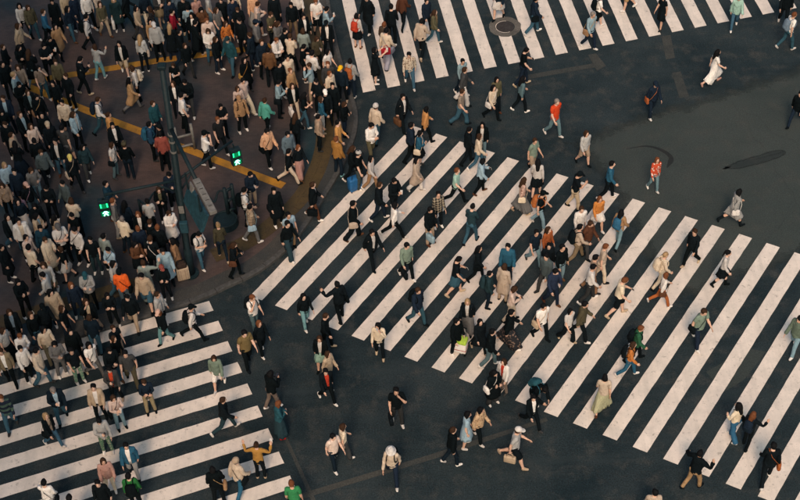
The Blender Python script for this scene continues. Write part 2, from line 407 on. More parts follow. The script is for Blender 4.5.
for e in (armL, armR):
    bm = bmesh.new(); bm_tube(bm, [rel(q0), rel(e)], .042, 12); bm_obj('signal_arm', bm, M_STEEL, root, True)
    bm = bmesh.new(); m_ = q0 + (e - q0) * .3; bm_tube(bm, [rel(q0 - ax * .55), rel(m_)], .028, 10); bm_obj('arm_brace', bm, M_STEEL, root, True)
q1 = pole_at(128); z1 = q1[2]; e1 = P(196, 180, z1); e2 = P(213.5, 213, z1)
bm = bmesh.new(); bm_tube(bm, [rel(q1), rel(e1)], .055, 12); bm_obj('sign_arm', bm, M_STEEL, root, True)
dirv = Vector((e2 - e1).tolist()); L_ = dirv.length; rotm = dirv.normalized().to_track_quat('X', 'Z').to_matrix()
bm = bmesh.new(); bm_box(bm, rel((e1 + e2) / 2), (L_, .2, .12), rotm, .015); bm_obj('light_box', bm, M_PALE, root)
for k in range(5):
    bm = bmesh.new(); bm_box(bm, rel(e1 + (e2 - e1) * (.15 + .17 * k)) + Vector((0, 0, .066)), (.02, .10, .014), rotm); bm_obj('light_box_rib', bm, M_APRON, root)

for k, (h0, h1, off_) in enumerate(((1.3, 7.9, .10), (1.3, 5.2, -.09))):
    bm = bmesh.new(); bm_tube(bm, [rel(base + ax * h0) + Vector((off_, -.10, 0)), rel(base + ax * h1) + Vector((off_, -.07, 0))], .014, 6); bm_obj('cable', bm, M_STEEL, root, True)
bm = bmesh.new(); bm_box(bm, rel(base + ax * 2.4) + Vector((.02, -.17, 0)), (.24, .14, .42), None, .015); bm_obj('junction_box', bm, M_PANEL, root)
bm = bmesh.new(); bm_box(bm, rel(base + ax * 3.1) + Vector((0, -.115, 0)), (.15, .01, .30)); bm_obj('notice_plate', bm, M_PALE, root)
# sign panel hung under the arm
s1 = P(187, 192, z1 - .9); s2 = P(205, 224, z1 - .9)
sr = tag(empty('hanging_sign', (s1 + s2) / 2), 'blue grey sign panel hanging edge-on beside the signal pole', 'sign')
dv = Vector((s2 - s1).tolist()); rm = dv.normalized().to_track_quat('X', 'Z').to_matrix()
bm = bmesh.new(); bm_box(bm, (0, 0, 0), (dv.length, .10, .62), rm @ Matrix.Rotation(math.radians(-24), 3, 'X'), .02); bm_obj('panel', bm, M_PANEL, sr)
bm = bmesh.new(); bm_box(bm, rm @ Vector((-dv.length * .36, .10, .30)), (dv.length * .22, .05, .2), rm @ Matrix.Rotation(math.radians(-24), 3, 'X'), .02); bm_obj('bracket_plate', bm, M_PALE, sr)
for t_ in (-.35, .35):
    bm = bmesh.new(); bm_tube(bm, [rm @ Vector((dv.length * t_, 0, .3)), rm @ Vector((dv.length * t_, 0, .9))], .03, 8); bm_obj('hanger', bm, M_STEEL, sr)

M_LENS = plain('signal lens dark', (0.01, 0.05, 0.03), .3, 0, .1)
M_GRN = plain('lit green signal', (0.02, 0.85, 0.28), .4, 0, .05, 1.6)
M_GLOW = plain('lit walking figure', (0.28, 1.0, 0.72), .4, 0, .02, 3.2)
M_GBACK = plain('green lit lens', (0.0, 0.20, 0.07), .4, 0, .05, .35)
def signal(tip_, px, py, face, label):
    z = tip_[2] - .62; c = P(px, py, z); yaw = heading(px, py, face, z) - math.pi / 2
    r = tag(empty('pedestrian_signal', c, yaw), label, 'signal', 'pedestrian signals')
    bm = bmesh.new(); bm_box(bm, (0, 0, 0), (.40, .20, .80), None, .03); hs = bm_obj('housing', bm, M_STEEL, r)
    bm = bmesh.new(); t2 = np.array(tip_) - c; cs, sn = math.cos(-yaw), math.sin(-yaw)
    bm_tube(bm, [(0, 0, .40), (cs * t2[0] - sn * t2[1], sn * t2[0] + cs * t2[1], t2[2])], .035, 10); bm_obj('hanger', bm, M_STEEL, r)
    for zc, lit in ((.19, 0), (-.19, 1)):
        bm = bmesh.new(); bm_box(bm, (0, .104, zc), (.33, .012, .33), None, .0); ln_ = bm_obj('lens', bm, M_GBACK, r)
        bm = bmesh.new()
        for a_, b_ in (((-.185, .105, zc + .18), (.185, .105, zc + .18)),): bm_box(bm, (0, .16, zc + .178), (.37, .12, .012))
        for sx in (-1, 1): bm_box(bm, (sx * .183, .15, zc + .02), (.012, .10, .30))
        bm_obj('visor', bm, M_STEEL, r)
        if lit:
            bm = bmesh.new(); y = .118
            bmesh.ops.create_cone(bm, cap_ends=True, segments=12, radius1=.032, radius2=.032, depth=.01, matrix=Matrix.Translation((0, y, zc + .105)) @ Matrix.Rotation(math.pi / 2, 4, 'X'))
            for c_, s_, an in (((0, y, zc + .01), (.075, .008, .13), 0), ((.045, y, zc - .095), (.04, .008, .13), .5), ((-.045, y, zc - .095), (.04, .008, .13), -.5), ((.065, y, zc + .02), (.03, .008, .12), .7), ((-.065, y, zc + .02), (.03, .008, .12), -.7)):
                bm_box(bm, c_, s_, Matrix.Rotation(-an, 3, 'Y'))
            bm_obj('walking_figure', bm, M_GLOW, ln_)
        else:
            for sx in (-1, 1):
                bm = bmesh.new(); bm_box(bm, (sx * .115, .116, zc), (.045, .008, .24)); bm_obj('countdown_bar', bm, M_GRN, ln_)
    r.scale = (.8, .8, .8)
    return r
signal(armL, 104.5, 207, 84, 'lit green pedestrian signal on the left arm, above the heads')
signal(armR, 235.5, 156, 55, 'lit green pedestrian signal on the right arm, over the yellow paving line')

# pale tubular guard beside the pole, dark guard with its round base
def guard(label, p0, p1, h, rails, mat, rad=.04):
    a, b = P(*p0, PZ), P(*p1, PZ)
    r = tag(empty('guard_rail', (a + b) / 2), label, 'guard rail')
    m = (a + b) / 2
    for q in (a, b):
        bm = bmesh.new(); bm_tube(bm, [Vector((q - m).tolist()), Vector((q - m).tolist()) + Vector((0, 0, h))], rad, 12); bm_obj('post', bm, mat, r, True)
    for z in rails:
        bm = bmesh.new(); bm_tube(bm, [Vector((a - m).tolist()) + Vector((0, 0, z)), Vector((b - m).tolist()) + Vector((0, 0, z))], rad * .85, 10); bm_obj('rail', bm, mat, r, True)
    return r
guard('pale grey tubular guard rail standing beside the signal pole', (195, 149), (179, 153), 1.15, (.25, .70), M_PALE, .05)
dg_ = guard('dark teal guard frame beside the round base on the pavement', (229, 218), (236, 214), 1.35, (.3, .75, 1.2), M_STEEL, .06)
c_ = P(226, 224, PZ); rb = tag(empty('planter', c_), 'low round dark base on the pavement near the kerb', 'planter')
bm = bmesh.new(); bmesh.ops.create_cone(bm, cap_ends=True, segments=32, radius1=.42, radius2=.38, depth=.22, matrix=Matrix.Translation((0, 0, .11))); bm_obj('tub', bm, M_STEEL, rb)
bm = bmesh.new(); bm_tube(bm, [(.37 * math.cos(k * math.pi / 16), .37 * math.sin(k * math.pi / 16), .225) for k in range(33)], .03, 8); bm_obj('rim', bm, M_STEEL, rb, True)
def hoop(label, pts, h):
    q = [P(*v, PZ) for v in pts]; m = q[0]
    r = tag(empty('pipe_barrier', m), label, 'barrier')
    line = catmull([(v - m) + [0, 0, hh] for v, hh in zip(q, h)], 6)
    bm = bmesh.new(); bm_tube(bm, [Vector(v.tolist()) for v in line], .035, 10); bm_obj('pipe', bm, M_STEEL, r, True)
    for k in (0, len(q) - 1):
        bm = bmesh.new(); v = Vector((q[k] - m).tolist()); bm_tube(bm, [v, v + Vector((0, 0, h[k]))], .04, 10); bm_obj('post', bm, M_STEEL, r, True)
hoop('bent dark pipe barrier between the pole and the guard frame', [(211, 215), (217, 217), (222, 211), (230, 212)], [.9, .7, .9, .9])
hoop('curved dark pipe barrier under the left signal arm', [(142, 216), (150, 220), (158, 210), (174, 201)], [.75, .75, .8, .8])

# office block added out of view, only to shade the left side
blk = tag(empty('office_building', (-40, 4, 0)), 'tall grey office building facing the plaza, beyond the picture', 'building')
M_CONC = plain('grey facade', (.22, .215, .205), .8, 0, .15); M_WIN = plain('dark window glass', (.02, .03, .035), .15, 0, .2)
bm = bmesh.new(); bm_box(bm, (0, 0, 21), (50, 18, 42)); bm_obj('wall', bm, M_CONC, blk)
for fl in range(11):
    for k in range(10):
        bm = bmesh.new(); bm_box(bm, (-22.5 + 5 * k, 9.02, 3 + 3.6 * fl), (4.2, .08, 2.1)); bm_obj('window', bm, M_WIN, blk)
bm = bmesh.new(); bm_box(bm, (0, 0, 42.5), (50.6, 18.6, 1.0)); bm_obj('parapet', bm, M_CONC, blk)

# ================================================================== people
# A body and each garment are shaped once in a rest pose as smooth implicit surfaces, reduced, weighted to a
# 15-bone skeleton and then bent into every person's own pose.
S45 = math.sin(math.radians(45))
J = {'pelvis': (0, 0, .93), 'chest': (0, 0, 1.10), 'head': (0, 0, 1.44)}
for sgn, sd in ((1, 'L'), (-1, 'R')):
    sh = np.array([sgn * .165, 0, 1.385]); d = np.array([sgn * S45, 0, -S45])
    J['ua' + sd] = sh; J['fa' + sd] = sh + d * .275; J['ha' + sd] = sh + d * .525
    J['th' + sd] = (sgn * .09, 0, .90); J['sh' + sd] = (sgn * .095, 0, .48); J['ft' + sd] = (sgn * .095, -.01, .085)
J = {k: np.array(v, float) for k, v in J.items()}
BONES = list(J)
TIP = {'pelvis': (0, 0, 1.08), 'chest': (0, 0, 1.40), 'head': (0, .02, 1.66)}
for sgn, sd in ((1, 'L'), (-1, 'R')):
    TIP['ua' + sd] = J['fa' + sd]; TIP['fa' + sd] = J['ha' + sd]; TIP['ha' + sd] = J['ha' + sd] + np.array([sgn * S45, 0, -S45]) * .17
    TIP['th' + sd] = J['sh' + sd]; TIP['sh' + sd] = J['ft' + sd]; TIP['ft' + sd] = J['ft' + sd] + np.array([0, .13, -.04])
TIP = {k: np.array(v, float) for k, v in TIP.items()}
BRAD = dict(pelvis=.13, chest=.14, head=.10, uaL=.045, uaR=.045, faL=.035, faR=.035, haL=.03, haR=.03, thL=.08, thR=.08, shL=.055, shR=.055, ftL=.035, ftR=.035)

class Field:
    def __init__(s, lo, hi, h):
        s.lo = np.array(lo, float); s.h = h
        s.n = np.ceil((np.array(hi) - s.lo) / h).astype(int) + 1
        s.ax = [s.lo[i] + h * np.arange(s.n[i]) for i in range(3)]
        s.f = np.full(s.n, 1.0)
    def box(s, lo, hi):
        i0 = np.clip(np.floor((np.array(lo) - s.lo) / s.h).astype(int), 0, s.n); i1 = np.clip(np.ceil((np.array(hi) - s.lo) / s.h).astype(int) + 1, 0, s.n)
        sl = tuple(slice(a, b) for a, b in zip(i0, i1))
        return sl, np.meshgrid(*[s.ax[i][sl[i]] for i in range(3)], indexing='ij')
    def add(s, sl, d, k, sub=False):
        a = s.f[sl]
        if sub: s.f[sl] = np.maximum(a, -d); return
        if k <= 0: s.f[sl] = np.minimum(a, d); return
        h = np.clip(.5 + .5 * (a - d) / k, 0, 1)
        s.f[sl] = a * (1 - h) + d * h - k * h * (1 - h)
    def cone(s, a, b, ra, rb, k=.02, sub=False):
        a = np.array(a, float); b = np.array(b, float); m = max(ra, rb) + .06
        sl, (X, Y, Z) = s.box(np.minimum(a, b) - m, np.maximum(a, b) + m)
        ab = b - a; L = ab @ ab + 1e-12
        t = np.clip(((X - a[0]) * ab[0] + (Y - a[1]) * ab[1] + (Z - a[2]) * ab[2]) / L, 0, 1)
        d = np.sqrt((X - a[0] - t * ab[0]) ** 2 + (Y - a[1] - t * ab[1]) ** 2 + (Z - a[2] - t * ab[2]) ** 2) - (ra + (rb - ra) * t)
        s.add(sl, d, k, sub)
    def ell(s, c, r, k=.02, sub=False):
        c = np.array(c, float); r = np.array(r, float)
        sl, (X, Y, Z) = s.box(c - r - .06, c + r + .06)
        k0 = np.sqrt(((X - c[0]) / r[0]) ** 2 + ((Y - c[1]) / r[1]) ** 2 + ((Z - c[2]) / r[2]) ** 2)
        s.add(sl, (k0 - 1) * r.min(), k, sub)
    def loft(s, prof, o=0.0, k=.03, sub=False, folds=0.0, fold_n=9):
        """prof rows: z, half width, half depth, y centre"""
        p = np.array(prof, float); m = p[:, 1:3].max() + o + .08
        sl, (X, Y, Z) = s.box((-m, -m - .05, p[0, 0] - .03), (m, m + .05, p[-1, 0] + .03))
        rx = np.interp(Z, p[:, 0], p[:, 1]) + o; ry = np.interp(Z, p[:, 0], p[:, 2]) + o; yc = np.interp(Z, p[:, 0], p[:, 3])
        if folds:
            an = np.arctan2(X / rx, (Y - yc) / ry); w = np.clip((p[-1, 0] - Z) / (p[-1, 0] - p[0, 0]), 0, 1)
            q = 1 + folds * w * np.sin(an * fold_n + 2.0 * np.sin(an * 2 + 1)); rx = rx * q; ry = ry * q
        d = (np.sqrt((X / rx) ** 2 + ((Y - yc) / ry) ** 2) - 1) * np.minimum(rx, ry)
        d = np.maximum(d, np.maximum(Z - p[-1, 0], p[0, 0] - Z))
        s.add(sl, d, k, sub)
    def clip(s, axis, v, below=True):
        X = np.meshgrid(*s.ax, indexing='ij', sparse=True)[axis]
        s.f = np.maximum(s.f, (v - X) if below else (X - v))
    def wrinkle(s, amp, seed):
        X, Y, Z = np.meshgrid(*s.ax, indexing='ij', sparse=True); r = np.random.RandomState(seed)
        for _ in range(5):
            a = r.normal(size=3); a *= r.uniform(22, 55) / np.linalg.norm(a); ph = r.uniform(0, 6)
            s.f = s.f + amp * .5 * np.sin(a[0] * X + a[1] * Y + a[2] * Z + ph)
    def mesh(s):
        f = s.f; f = np.pad(f, 1, constant_values=.5); ins = f < 0
        n = np.array(f.shape) - 1
        acc = np.zeros((*n, 3)); cnt = np.zeros(n)
        cor = [(i, j, k) for i in (0, 1) for j in (0, 1) for k in (0, 1)]
        V = {c: f[c[0]:c[0] + n[0], c[1]:c[1] + n[1], c[2]:c[2] + n[2]] for c in cor}
        for c in cor:
            for ax in range(3):
                if c[ax]: continue
                e = list(c); e[ax] = 1; e = tuple(e)
                a, b = V[c], V[e]; x = (a < 0) != (b < 0)
                t = np.where(x, a / np.where(a == b, 1, a - b), 0)
                for i in range(3): acc[..., i] += x * (c[i] + (t if i == ax else 0))
                cnt += x
        act = cnt > 0; idx = np.full(n, -1); idx[act] = np.arange(act.sum())
        pos = acc[act] / cnt[act][:, None] + np.argwhere(act) - 1
        verts = s.lo + pos * s.h; quads = []
        for ax in range(3):
            u, v = (ax + 1) % 3, (ax + 2) % 3
            a = ins[:-1, :, :] if ax == 0 else ins[:, :-1, :] if ax == 1 else ins[:, :, :-1]
            b = ins[1:, :, :] if ax == 0 else ins[:, 1:, :] if ax == 1 else ins[:, :, 1:]
            g = np.argwhere(a != b); g = g[(g[:, u] > 0) & (g[:, v] > 0)]
            fl = a[tuple(g.T)]
            def at(du, dv):
                h = g.copy(); h[:, u] -= du; h[:, v] -= dv; return idx[tuple(h.T)]
            q = np.stack([at(0, 0), at(1, 0), at(1, 1), at(0, 1)], 1)
            q[~fl] = q[~fl][:, ::-1]; quads.append(q)
        return verts, np.concatenate(quads)

def bone_weights(v, sigma=.022, allow=None):
    names = allow or BONES; D = np.full((len(v), len(BONES)), 9.0)
    for b in names:
        i = BONES.index(b); a, t = J[b], TIP[b]; ab = t - a
        u = np.clip(((v - a) @ ab) / (ab @ ab), 0, 1)
        D[:, i] = np.linalg.norm(v - a - u[:, None] * ab, axis=1) - BRAD[b]
        if b[-1] in 'LR' and b[:2] in ('th', 'sh', 'ft'):
            D[:, i] += np.clip((-v[:, 0] if b[-1] == 'L' else v[:, 0]), 0, 1) * 3
    W = np.exp(-(D - D.min(1, keepdims=True)) / sigma); W[W < .02] = 0
    return W / W.sum(1, keepdims=True)
def skirt_weights(v, top=.98, mid=.72):
    W = np.zeros((len(v), len(BONES))); up = np.clip((v[:, 2] - mid) / (top - mid), 0, 1)
    l = np.clip(.5 + v[:, 0] / .26, 0, 1); l = l * l * (3 - 2 * l); low = np.clip((.45 - v[:, 2]) / .3, 0, .45)
    W[:, BONES.index('pelvis')] = up
    for sd, w in (('L', l), ('R', 1 - l)):
        W[:, BONES.index('th' + sd)] = (1 - up) * w * (1 - low); W[:, BONES.index('sh' + sd)] = (1 - up) * w * low
    return W

TEMPL = {}
class T: pass
def template(key, field, tris, weights=None, allow=None, mat_split=None, extra=None):
    v, q = field.mesh()
    me = bpy.data.meshes.new('t'); me.from_pydata(v.tolist(), [], q.tolist())
    o = bpy.data.objects.new('t', me); COL.objects.link(o)
    md = o.modifiers.new('d', 'DECIMATE'); md.ratio = min(1.0, tris / (2 * len(q))); md.use_collapse_triangulate = True
    dg = bpy.context.evaluated_depsgraph_get(); ev = o.evaluated_get(dg).to_mesh()
    n = len(ev.vertices); co = np.zeros(n * 3); ev.vertices.foreach_get('co', co); v = co.reshape(-1, 3)
    fa = np.zeros(len(ev.polygons) * 3, int); ev.polygons.foreach_get('vertices', fa); fa = fa.reshape(-1, 3)
    o.evaluated_get(dg).to_mesh_clear(); bpy.data.objects.remove(o); bpy.data.meshes.remove(me)
    t = T(); t.mi = np.zeros(len(fa), int)
    if extra:
        for ev_, ef, mi in extra:
            fa = np.r_[fa, np.array(ef) + len(v)]; v = np.r_[v, np.array(ev_)]; t.mi = np.r_[t.mi, np.full(len(ef), mi)]
    t.v = v; t.f = fa; t.w = weights(v) if weights else bone_weights(v, allow=allow)
    TEMPL[key] = t; return t

TORSO = [(.78, .085, .085, -.01), (.86, .158, .115, -.012), (.93, .17, .122, -.012), (1.0, .152, .104, 0), (1.08, .136, .094, .004), (1.18, .148, .104, .004), (1.28, .156, .108, .002), (1.36, .150, .097, -.006), (1.41, .105, .074, -.01), (1.45, .055, .056, -.005)]
def arm_dir(sg): return np.array([sg * S45, 0, -S45])
def octa(c, r):
    v = [np.array(c) + np.array(e) * r for e in ((1, 0, 0), (-1, 0, 0), (0, 1, 0), (0, -1, 0), (0, 0, 1), (0, 0, -1))]
    return v, [(0, 2, 4), (2, 1, 4), (1, 3, 4), (3, 0, 4), (2, 0, 5), (1, 2, 5), (3, 1, 5), (0, 3, 5)]

def make_body():
    F = Field((-.74, -.17, -.01), (.74, .24, 1.73), .0105)
    F.loft(TORSO, 0, 0)
    F.cone((-.135, -.005, 1.365), (.135, -.005, 1.365), .052, .052, .03)
    F.cone((0, -.01, 1.38), (0, .008, 1.52), .056, .052, .025)
    F.ell((0, .012, 1.605), (.074, .094, .102), .02)
    F.ell((0, .04, 1.545), (.056, .062, .07), .03)
    F.cone((0, .1, 1.612), (0, .118, 1.582), .009, .013, .012)
    for sg in (1, -1):
        F.ell((sg * .076, .0, 1.59), (.012, .02, .032), .006)
        F.ell((sg * .03, .105, 1.613), (.017, .014, .01), 0, True)
        d = arm_dir(sg); sh, el, wr = (J[b + ('L' if sg > 0 else 'R')] for b in ('ua', 'fa', 'ha'))
        F.cone(sh, el, .05, .038, .03); F.cone(el, el + d * .09, .038, .04, .02); F.cone(el + d * .08, wr, .039, .025, .02)
        nrm = np.array([-sg * S45, 0, -S45]); fy = np.array([0, 1., 0])
        for q in (-.024, -.008, .008, .024):
            F.cone(wr + d * .005 + fy * q * .6, wr + d * .082 + fy * q * 1.2, .014, .013, .01)
        for q, L in ((.034, .068), (.0125, .082), (-.010, .076), (-.031, .058)):
            b = wr + d * .085 + fy * q; m1 = b + d * L * .5 + nrm * .008 + fy * q * .12
            F.cone(b, m1, .0092, .0088, .004); F.cone(m1, m1 + d * L * .48 + nrm * .02, .0088, .0075, .004)
        b = wr + d * .025 + fy * .026
        F.cone(b, b + d * .035 + fy * .028 + nrm * .01, .013, .011, .01); F.cone(b + d * .035 + fy * .028 + nrm * .01, b + d * .072 + fy * .034 + nrm * .02, .011, .009, .006)
        hp = np.array([sg * .088, 0, .89]); kn = np.array([sg * .095, .008, .48]); an = np.array([sg * .095, -.015, .09])
        F.cone(hp, kn, .088, .054, .03); F.cone(kn, kn + (an - kn) * .35 + [0, -.012, 0], .052, .056, .02); F.cone(kn + (an - kn) * .3 + [0, -.012, 0], an, .055, .036, .02)
        F.cone(an + [0, -.02, -.04], an + [sg * .008, .13, -.058], .035, .024, .02)
        F.ell((sg * .075, -.08, .9), (.08, .07, .09), .03)
    ex = []
    for sg in (1, -1):
        v, f = octa((sg * .03, .096, 1.612), np.array((.010, .005, .0055))); ex.append((v, f, 1))
        v, f = octa((sg * .031, .1, 1.634), np.array((.017, .005, .003))); ex.append((v, f, 1))
    v, f = octa((0, .098, 1.545), np.array((.022, .008, .006))); ex.append((v, f, 2))
    t = template('body', F, 2500, extra=ex)
    fn = np.cross(t.v[t.f[:, 1]] - t.v[t.f[:, 0]], t.v[t.f[:, 2]] - t.v[t.f[:, 0]]); vn = np.zeros_like(t.v)
    for k in range(3): np.add.at(vn, t.f[:, k], fn)
    t.n = vn / (np.linalg.norm(vn, axis=1, keepdims=True) + 1e-9)

def top_field(o, hem, sleeve, so, neck=1.44, res=.0145, wr=.004, seed=1, flare=0.0):
    """torso garment: o = looseness, sleeve = arm length covered in metres, so = sleeve looseness"""
    F = Field((-.72, -.26, hem - .04), (.72, .26, 1.52), res)
    pr = [list(r) for r in TORSO if r[0] >= hem and r[0] < 1.44]
    for r in pr:
        if r[0] < 1.12: r[1] = max(r[1], .157); r[2] = max(r[2], .115)
    hx = np.interp(hem, [r[0] for r in TORSO], [r[1] for r in TORSO])
    pr = [[hem, max(.158, hx) + flare, .118 + flare, -.008]] + pr + [[neck, .07, .07, -.008]]
    F.loft(pr, o, 0)
    F.cone((-.14, -.005, 1.365), (.14, -.005, 1.365), .052 + o * .8, .052 + o * .8, .03)
    for sg in (1, -1):
        sd = 'L' if sg > 0 else 'R'; sh, el, w_ = J['ua' + sd], J['fa' + sd], J['ha' + sd]; d = arm_dir(sg)
        L = sleeve
        if L > 0:
            F.cone(sh - d * .02, sh + d * min(L, .275), .05 + so, .041 + so, .03)
            if L > .275: F.cone(el, el + d * (L - .275), .042 + so, .031 + so * .9, .02)
            if L > .45: F.cone(el + d * (L - .315), el + d * (L - .285), .034 + so, .034 + so, .01)
    F.wrinkle(wr, seed)
    return F

def make_templates():
    make_body()
    F = top_field(.016, .84, .17, .022, seed=1, flare=.012); template('t', F, 620)
    F = top_field(.012, .84, .10, .008, seed=11, wr=.002); template('ti', F, 420)
    F = top_field(.017, .84, .50, .016, seed=2, wr=.005, flare=.012); template('l', F, 860)
    F = top_field(.032, .83, .51, .026, seed=3, wr=.006, neck=1.46); F.cone((-.05, -.045, 1.44), (.05, -.045, 1.44), .05, .05, .02); template('j', F, 900)
    F = top_field(.042, .82, .51, .026, seed=4, wr=.006, neck=1.46)
    pr = [(.80, .035, .3, .22), (1.0, .045, .3, .22), (1.2, .06, .3, .22), (1.36, .075, .28, .2), (1.5, .08, .25, .2)]
    F.loft(pr, 0, 0, True); template('o', F, 900)
    COAT = [(.46, .245, .20, -.01), (.60, .235, .19, -.01), (.80, .21, .165, -.01), (.95, .195, .15, -.01), (1.08, .175, .13, 0), (1.2, .175, .13, 0)]
    F = top_field(.034, .83, .51, .028, seed=5, wr=.006, neck=1.46); G = Field((-.72, -.30, .40), (.72, .30, 1.52), .0145)
    F2 = G; pr = [list(r) for r in TORSO if 1.0 <= r[0] < 1.44]
    F2.loft([[1.0, .175, .13, 0]] + pr + [[1.46, .07, .07, -.008]], .034, 0); F2.loft(COAT, .008, .03, False, .05, 7)
    F2.cone((-.14, -.005, 1.365), (.14, -.005, 1.365), .08, .08, .03); F2.cone((-.05, -.045, 1.43), (.05, -.045, 1.43), .055, .055, .02)
    for sg in (1, -1):
        sd = 'L' if sg > 0 else 'R'; sh, el, w_ = J['ua' + sd], J['fa' + sd], J['ha' + sd]; d = arm_dir(sg)
        F2.cone(sh, el, .077, .068, .03); F2.cone(el, el + d * .235, .068, .055, .02)
    F2.wrinkle(.005, 5)
    def cw_(v):
        W = bone_weights(v, allow=[b for b in BONES if b[:2] not in ('th', 'sh', 'ft')]); S = skirt_weights(v, .98, .74); low = np.clip((.98 - v[:, 2]) / .1, 0, 1)
        low = low * (np.abs(v[:, 0]) < .33)
        return W * (1 - low[:, None]) + S * low[:, None]
    template('c', F2, 1000, cw_)
    for key, hem, wd, fold in (('d', .50, .23, .06), ('e', .24, .29, .09)):
        G = Field((-.6, -.36, hem - .04), (.6, .36, 1.52), .0145)
        pr = [list(r) for r in TORSO if 1.0 <= r[0] < 1.44]
        G.loft([[1.0, .152, .11, 0]] + pr + [[1.44, .07, .07, -.008]], .014, 0)
        G.loft([(hem, wd, wd * .9, 0), (.75, .21, .18, 0), (.95, .18, .135, -.01), (1.06, .142, .1, 0)], .008, .03, False, fold, 9)
        G.cone((-.14, -.005, 1.365), (.14, -.005, 1.365), .066, .066, .03)
        for sg in (1, -1):
            sh = J['ua' + ('L' if sg > 0 else 'R')]; d = arm_dir(sg); G.cone(sh, sh + d * .14, .07, .066, .03)
        G.wrinkle(.004, 6); template(key, G, 900, cw_)
    def legs(key, hemz, r_hip, r_knee, r_hem, tris, seed, rise=1.02, wr=.004):
        G = Field((-.32, -.24, hemz - .04), (.32, .24, rise + .05), .0135)
        G.loft([(.80, .10, .10, -.01), (.86, .166, .122, -.012), (.93, .178, .13, -.012), (1.0, .158, .11, -.002), (rise, .152, .106, 0)], .004, 0)
        for sg in (1, -1):
            hp = np.array([sg * .088, 0, .88]); kn = np.array([sg * .097, .006, .48]); an = np.array([sg * .097, -.012, .07])
            if hemz < .4:
                G.cone(hp, kn, r_hip, r_knee, .03); G.cone(kn, an, r_knee, r_hem, .02)
            else: G.cone(hp, hp + (kn - hp) * ((.88 - hemz) / .4), r_hip, r_hem, .03)
            G.ell((sg * .075, -.08, .9), (.086, .075, .095), .03)
        G.wrinkle(wr, seed); G.clip(2, hemz)
        X_, _, Z_ = np.meshgrid(*G.ax, indexing='ij', sparse=True); G.f = np.maximum(G.f, np.where(Z_ < .76, .009 - np.abs(X_), -1))
        template(key, G, tris, allow=['pelvis', 'thL', 'thR', 'shL', 'shR', 'ftL', 'ftR'] if 0 else ['pelvis', 'thL', 'thR', 'shL', 'shR'])
    legs('p', .07, .097, .066, .054, 640, 7)
    legs('w', .06, .106, .084, .086, 640, 8, wr=.005)
    legs('s', .50, .105, .09, .092, 420, 9)
    for key, hem, wd, fold, tris in (('k', .56, .235, .07, 420), ('m', .20, .28, .09, 560)):
        G = Field((-.42, -.36, hem - .04), (.42, .36, 1.08), .0145)
        G.loft([(hem, wd, wd * .9, 0), (.78, .21, .18, -.005), (.93, .186, .14, -.012), (1.02, .152, .106, 0)], .004, 0, False, fold, 10)
        G.wrinkle(.003, 10); template(key, G, tris, skirt_weights)
    # shoes and boots (one side, mirrored when placed)
    for key, top in (('shoe', .095), ('boot', .30)):
        G = Field((.02, -.12, -.01), (.18, .2, top + .06), .0095)
        an = np.array([.095, -.015, .09])
        G.cone(an + [0, -.018, -.046], an + [.006, .135, -.052], .044, .036, 0); G.cone(an + [0, .0, -.03], an + [0, .09, -.05], .05, .036, .02)
        G.loft([(0.0, .0, .0, 0), (.001, .0, .0, 0)], 0, 0) if False else None
        G.cone(an + [0, -.005, -.02], np.array([.095, -.01, top]), .047, .046 if key == 'shoe' else .06, .015)
        G.clip(2, 0.0); G.clip(2, top, False)
        template(key + 'L', G, 110 if key == 'shoe' else 150, lambda v: bone_weights(v, allow=['ftL', 'shL'] if v[:, 2].max() > .2 else ['ftL']))
        t = TEMPL[key + 'L']; r = T(); r.v = t.v * [-1, 1, 1]; r.f = t.f[:, ::-1]; r.mi = t.mi
        r.w = t.w.copy(); r.w[:, BONES.index('ftR')] = t.w[:, BONES.index('ftL')]; r.w[:, BONES.index('shR')] = t.w[:, BONES.index('shL')]; r.w[:, BONES.index('ftL')] = 0; r.w[:, BONES.index('shL')] = 0
        TEMPL[key + 'R'] = r
    # hair
    hw = lambda v: np.eye(len(BONES))[np.full(len(v), BONES.index('head'))]
    def hair(key, tris, fn, low=1.3):
        G = Field((-.17, -.26, low), (.17, .2, 1.78), .0095)
        G.ell((0, -.002, 1.622), (.088, .104, .100), 0)
        fn(G)
        G.ell((0, .128, 1.580), (.076, .088, .108), 0, True)
        G.wrinkle(.005, ord(key)); template('hair_' + key, G, tris, hw)
    hair('s', 260, lambda G: G.ell((0, -.03, 1.585), (.083, .075, .075), .02), 1.48)
    def bob(G): G.ell((0, -.03, 1.56), (.098, .09, .105), .03); [G.ell((sg * .075, .015, 1.53), (.03, .05, .08), .02) for sg in (1, -1)]
    hair('b', 320, bob, 1.42)
    def lng(G): bob(G); G.cone((0, -.06, 1.55), (0, -.115, 1.33), .09, .075, .04); [G.cone((sg * .075, -.01, 1.52), (sg * .085, .02, 1.37), .04, .028, .02) for sg in (1, -1)]
    hair('l', 380, lng, 1.2)
    hair('u', 300, lambda G: (G.ell((0, -.03, 1.585), (.083, .075, .075), .02), G.ell((0, -.075, 1.70), (.048, .048, .045), .01)), 1.46)
    hair('p', 320, lambda G: (G.ell((0, -.03, 1.585), (.083, .075, .075), .02), G.cone((0, -.1, 1.65), (0, -.165, 1.42), .04, .022, .02)), 1.35)
    hair('n', 160, lambda G: G.ell((0, -.03, 1.585), (.08, .07, .07), .02), 1.48)
    # headwear
    G = Field((-.17, -.2, 1.55), (.17, .26, 1.78), .009); G.ell((0, -.002, 1.638), (.098, .115, .098), 0); G.clip(2, 1.632)
    G2 = Field((-.17, -.2, 1.55), (.17, .26, 1.78), .009); G2.ell((0, .115, 1.632), (.075, .09, .016), 0); G2.clip(1, .02); G.f = np.minimum(G.f, G2.f)
    template('cap', G, 260, hw)
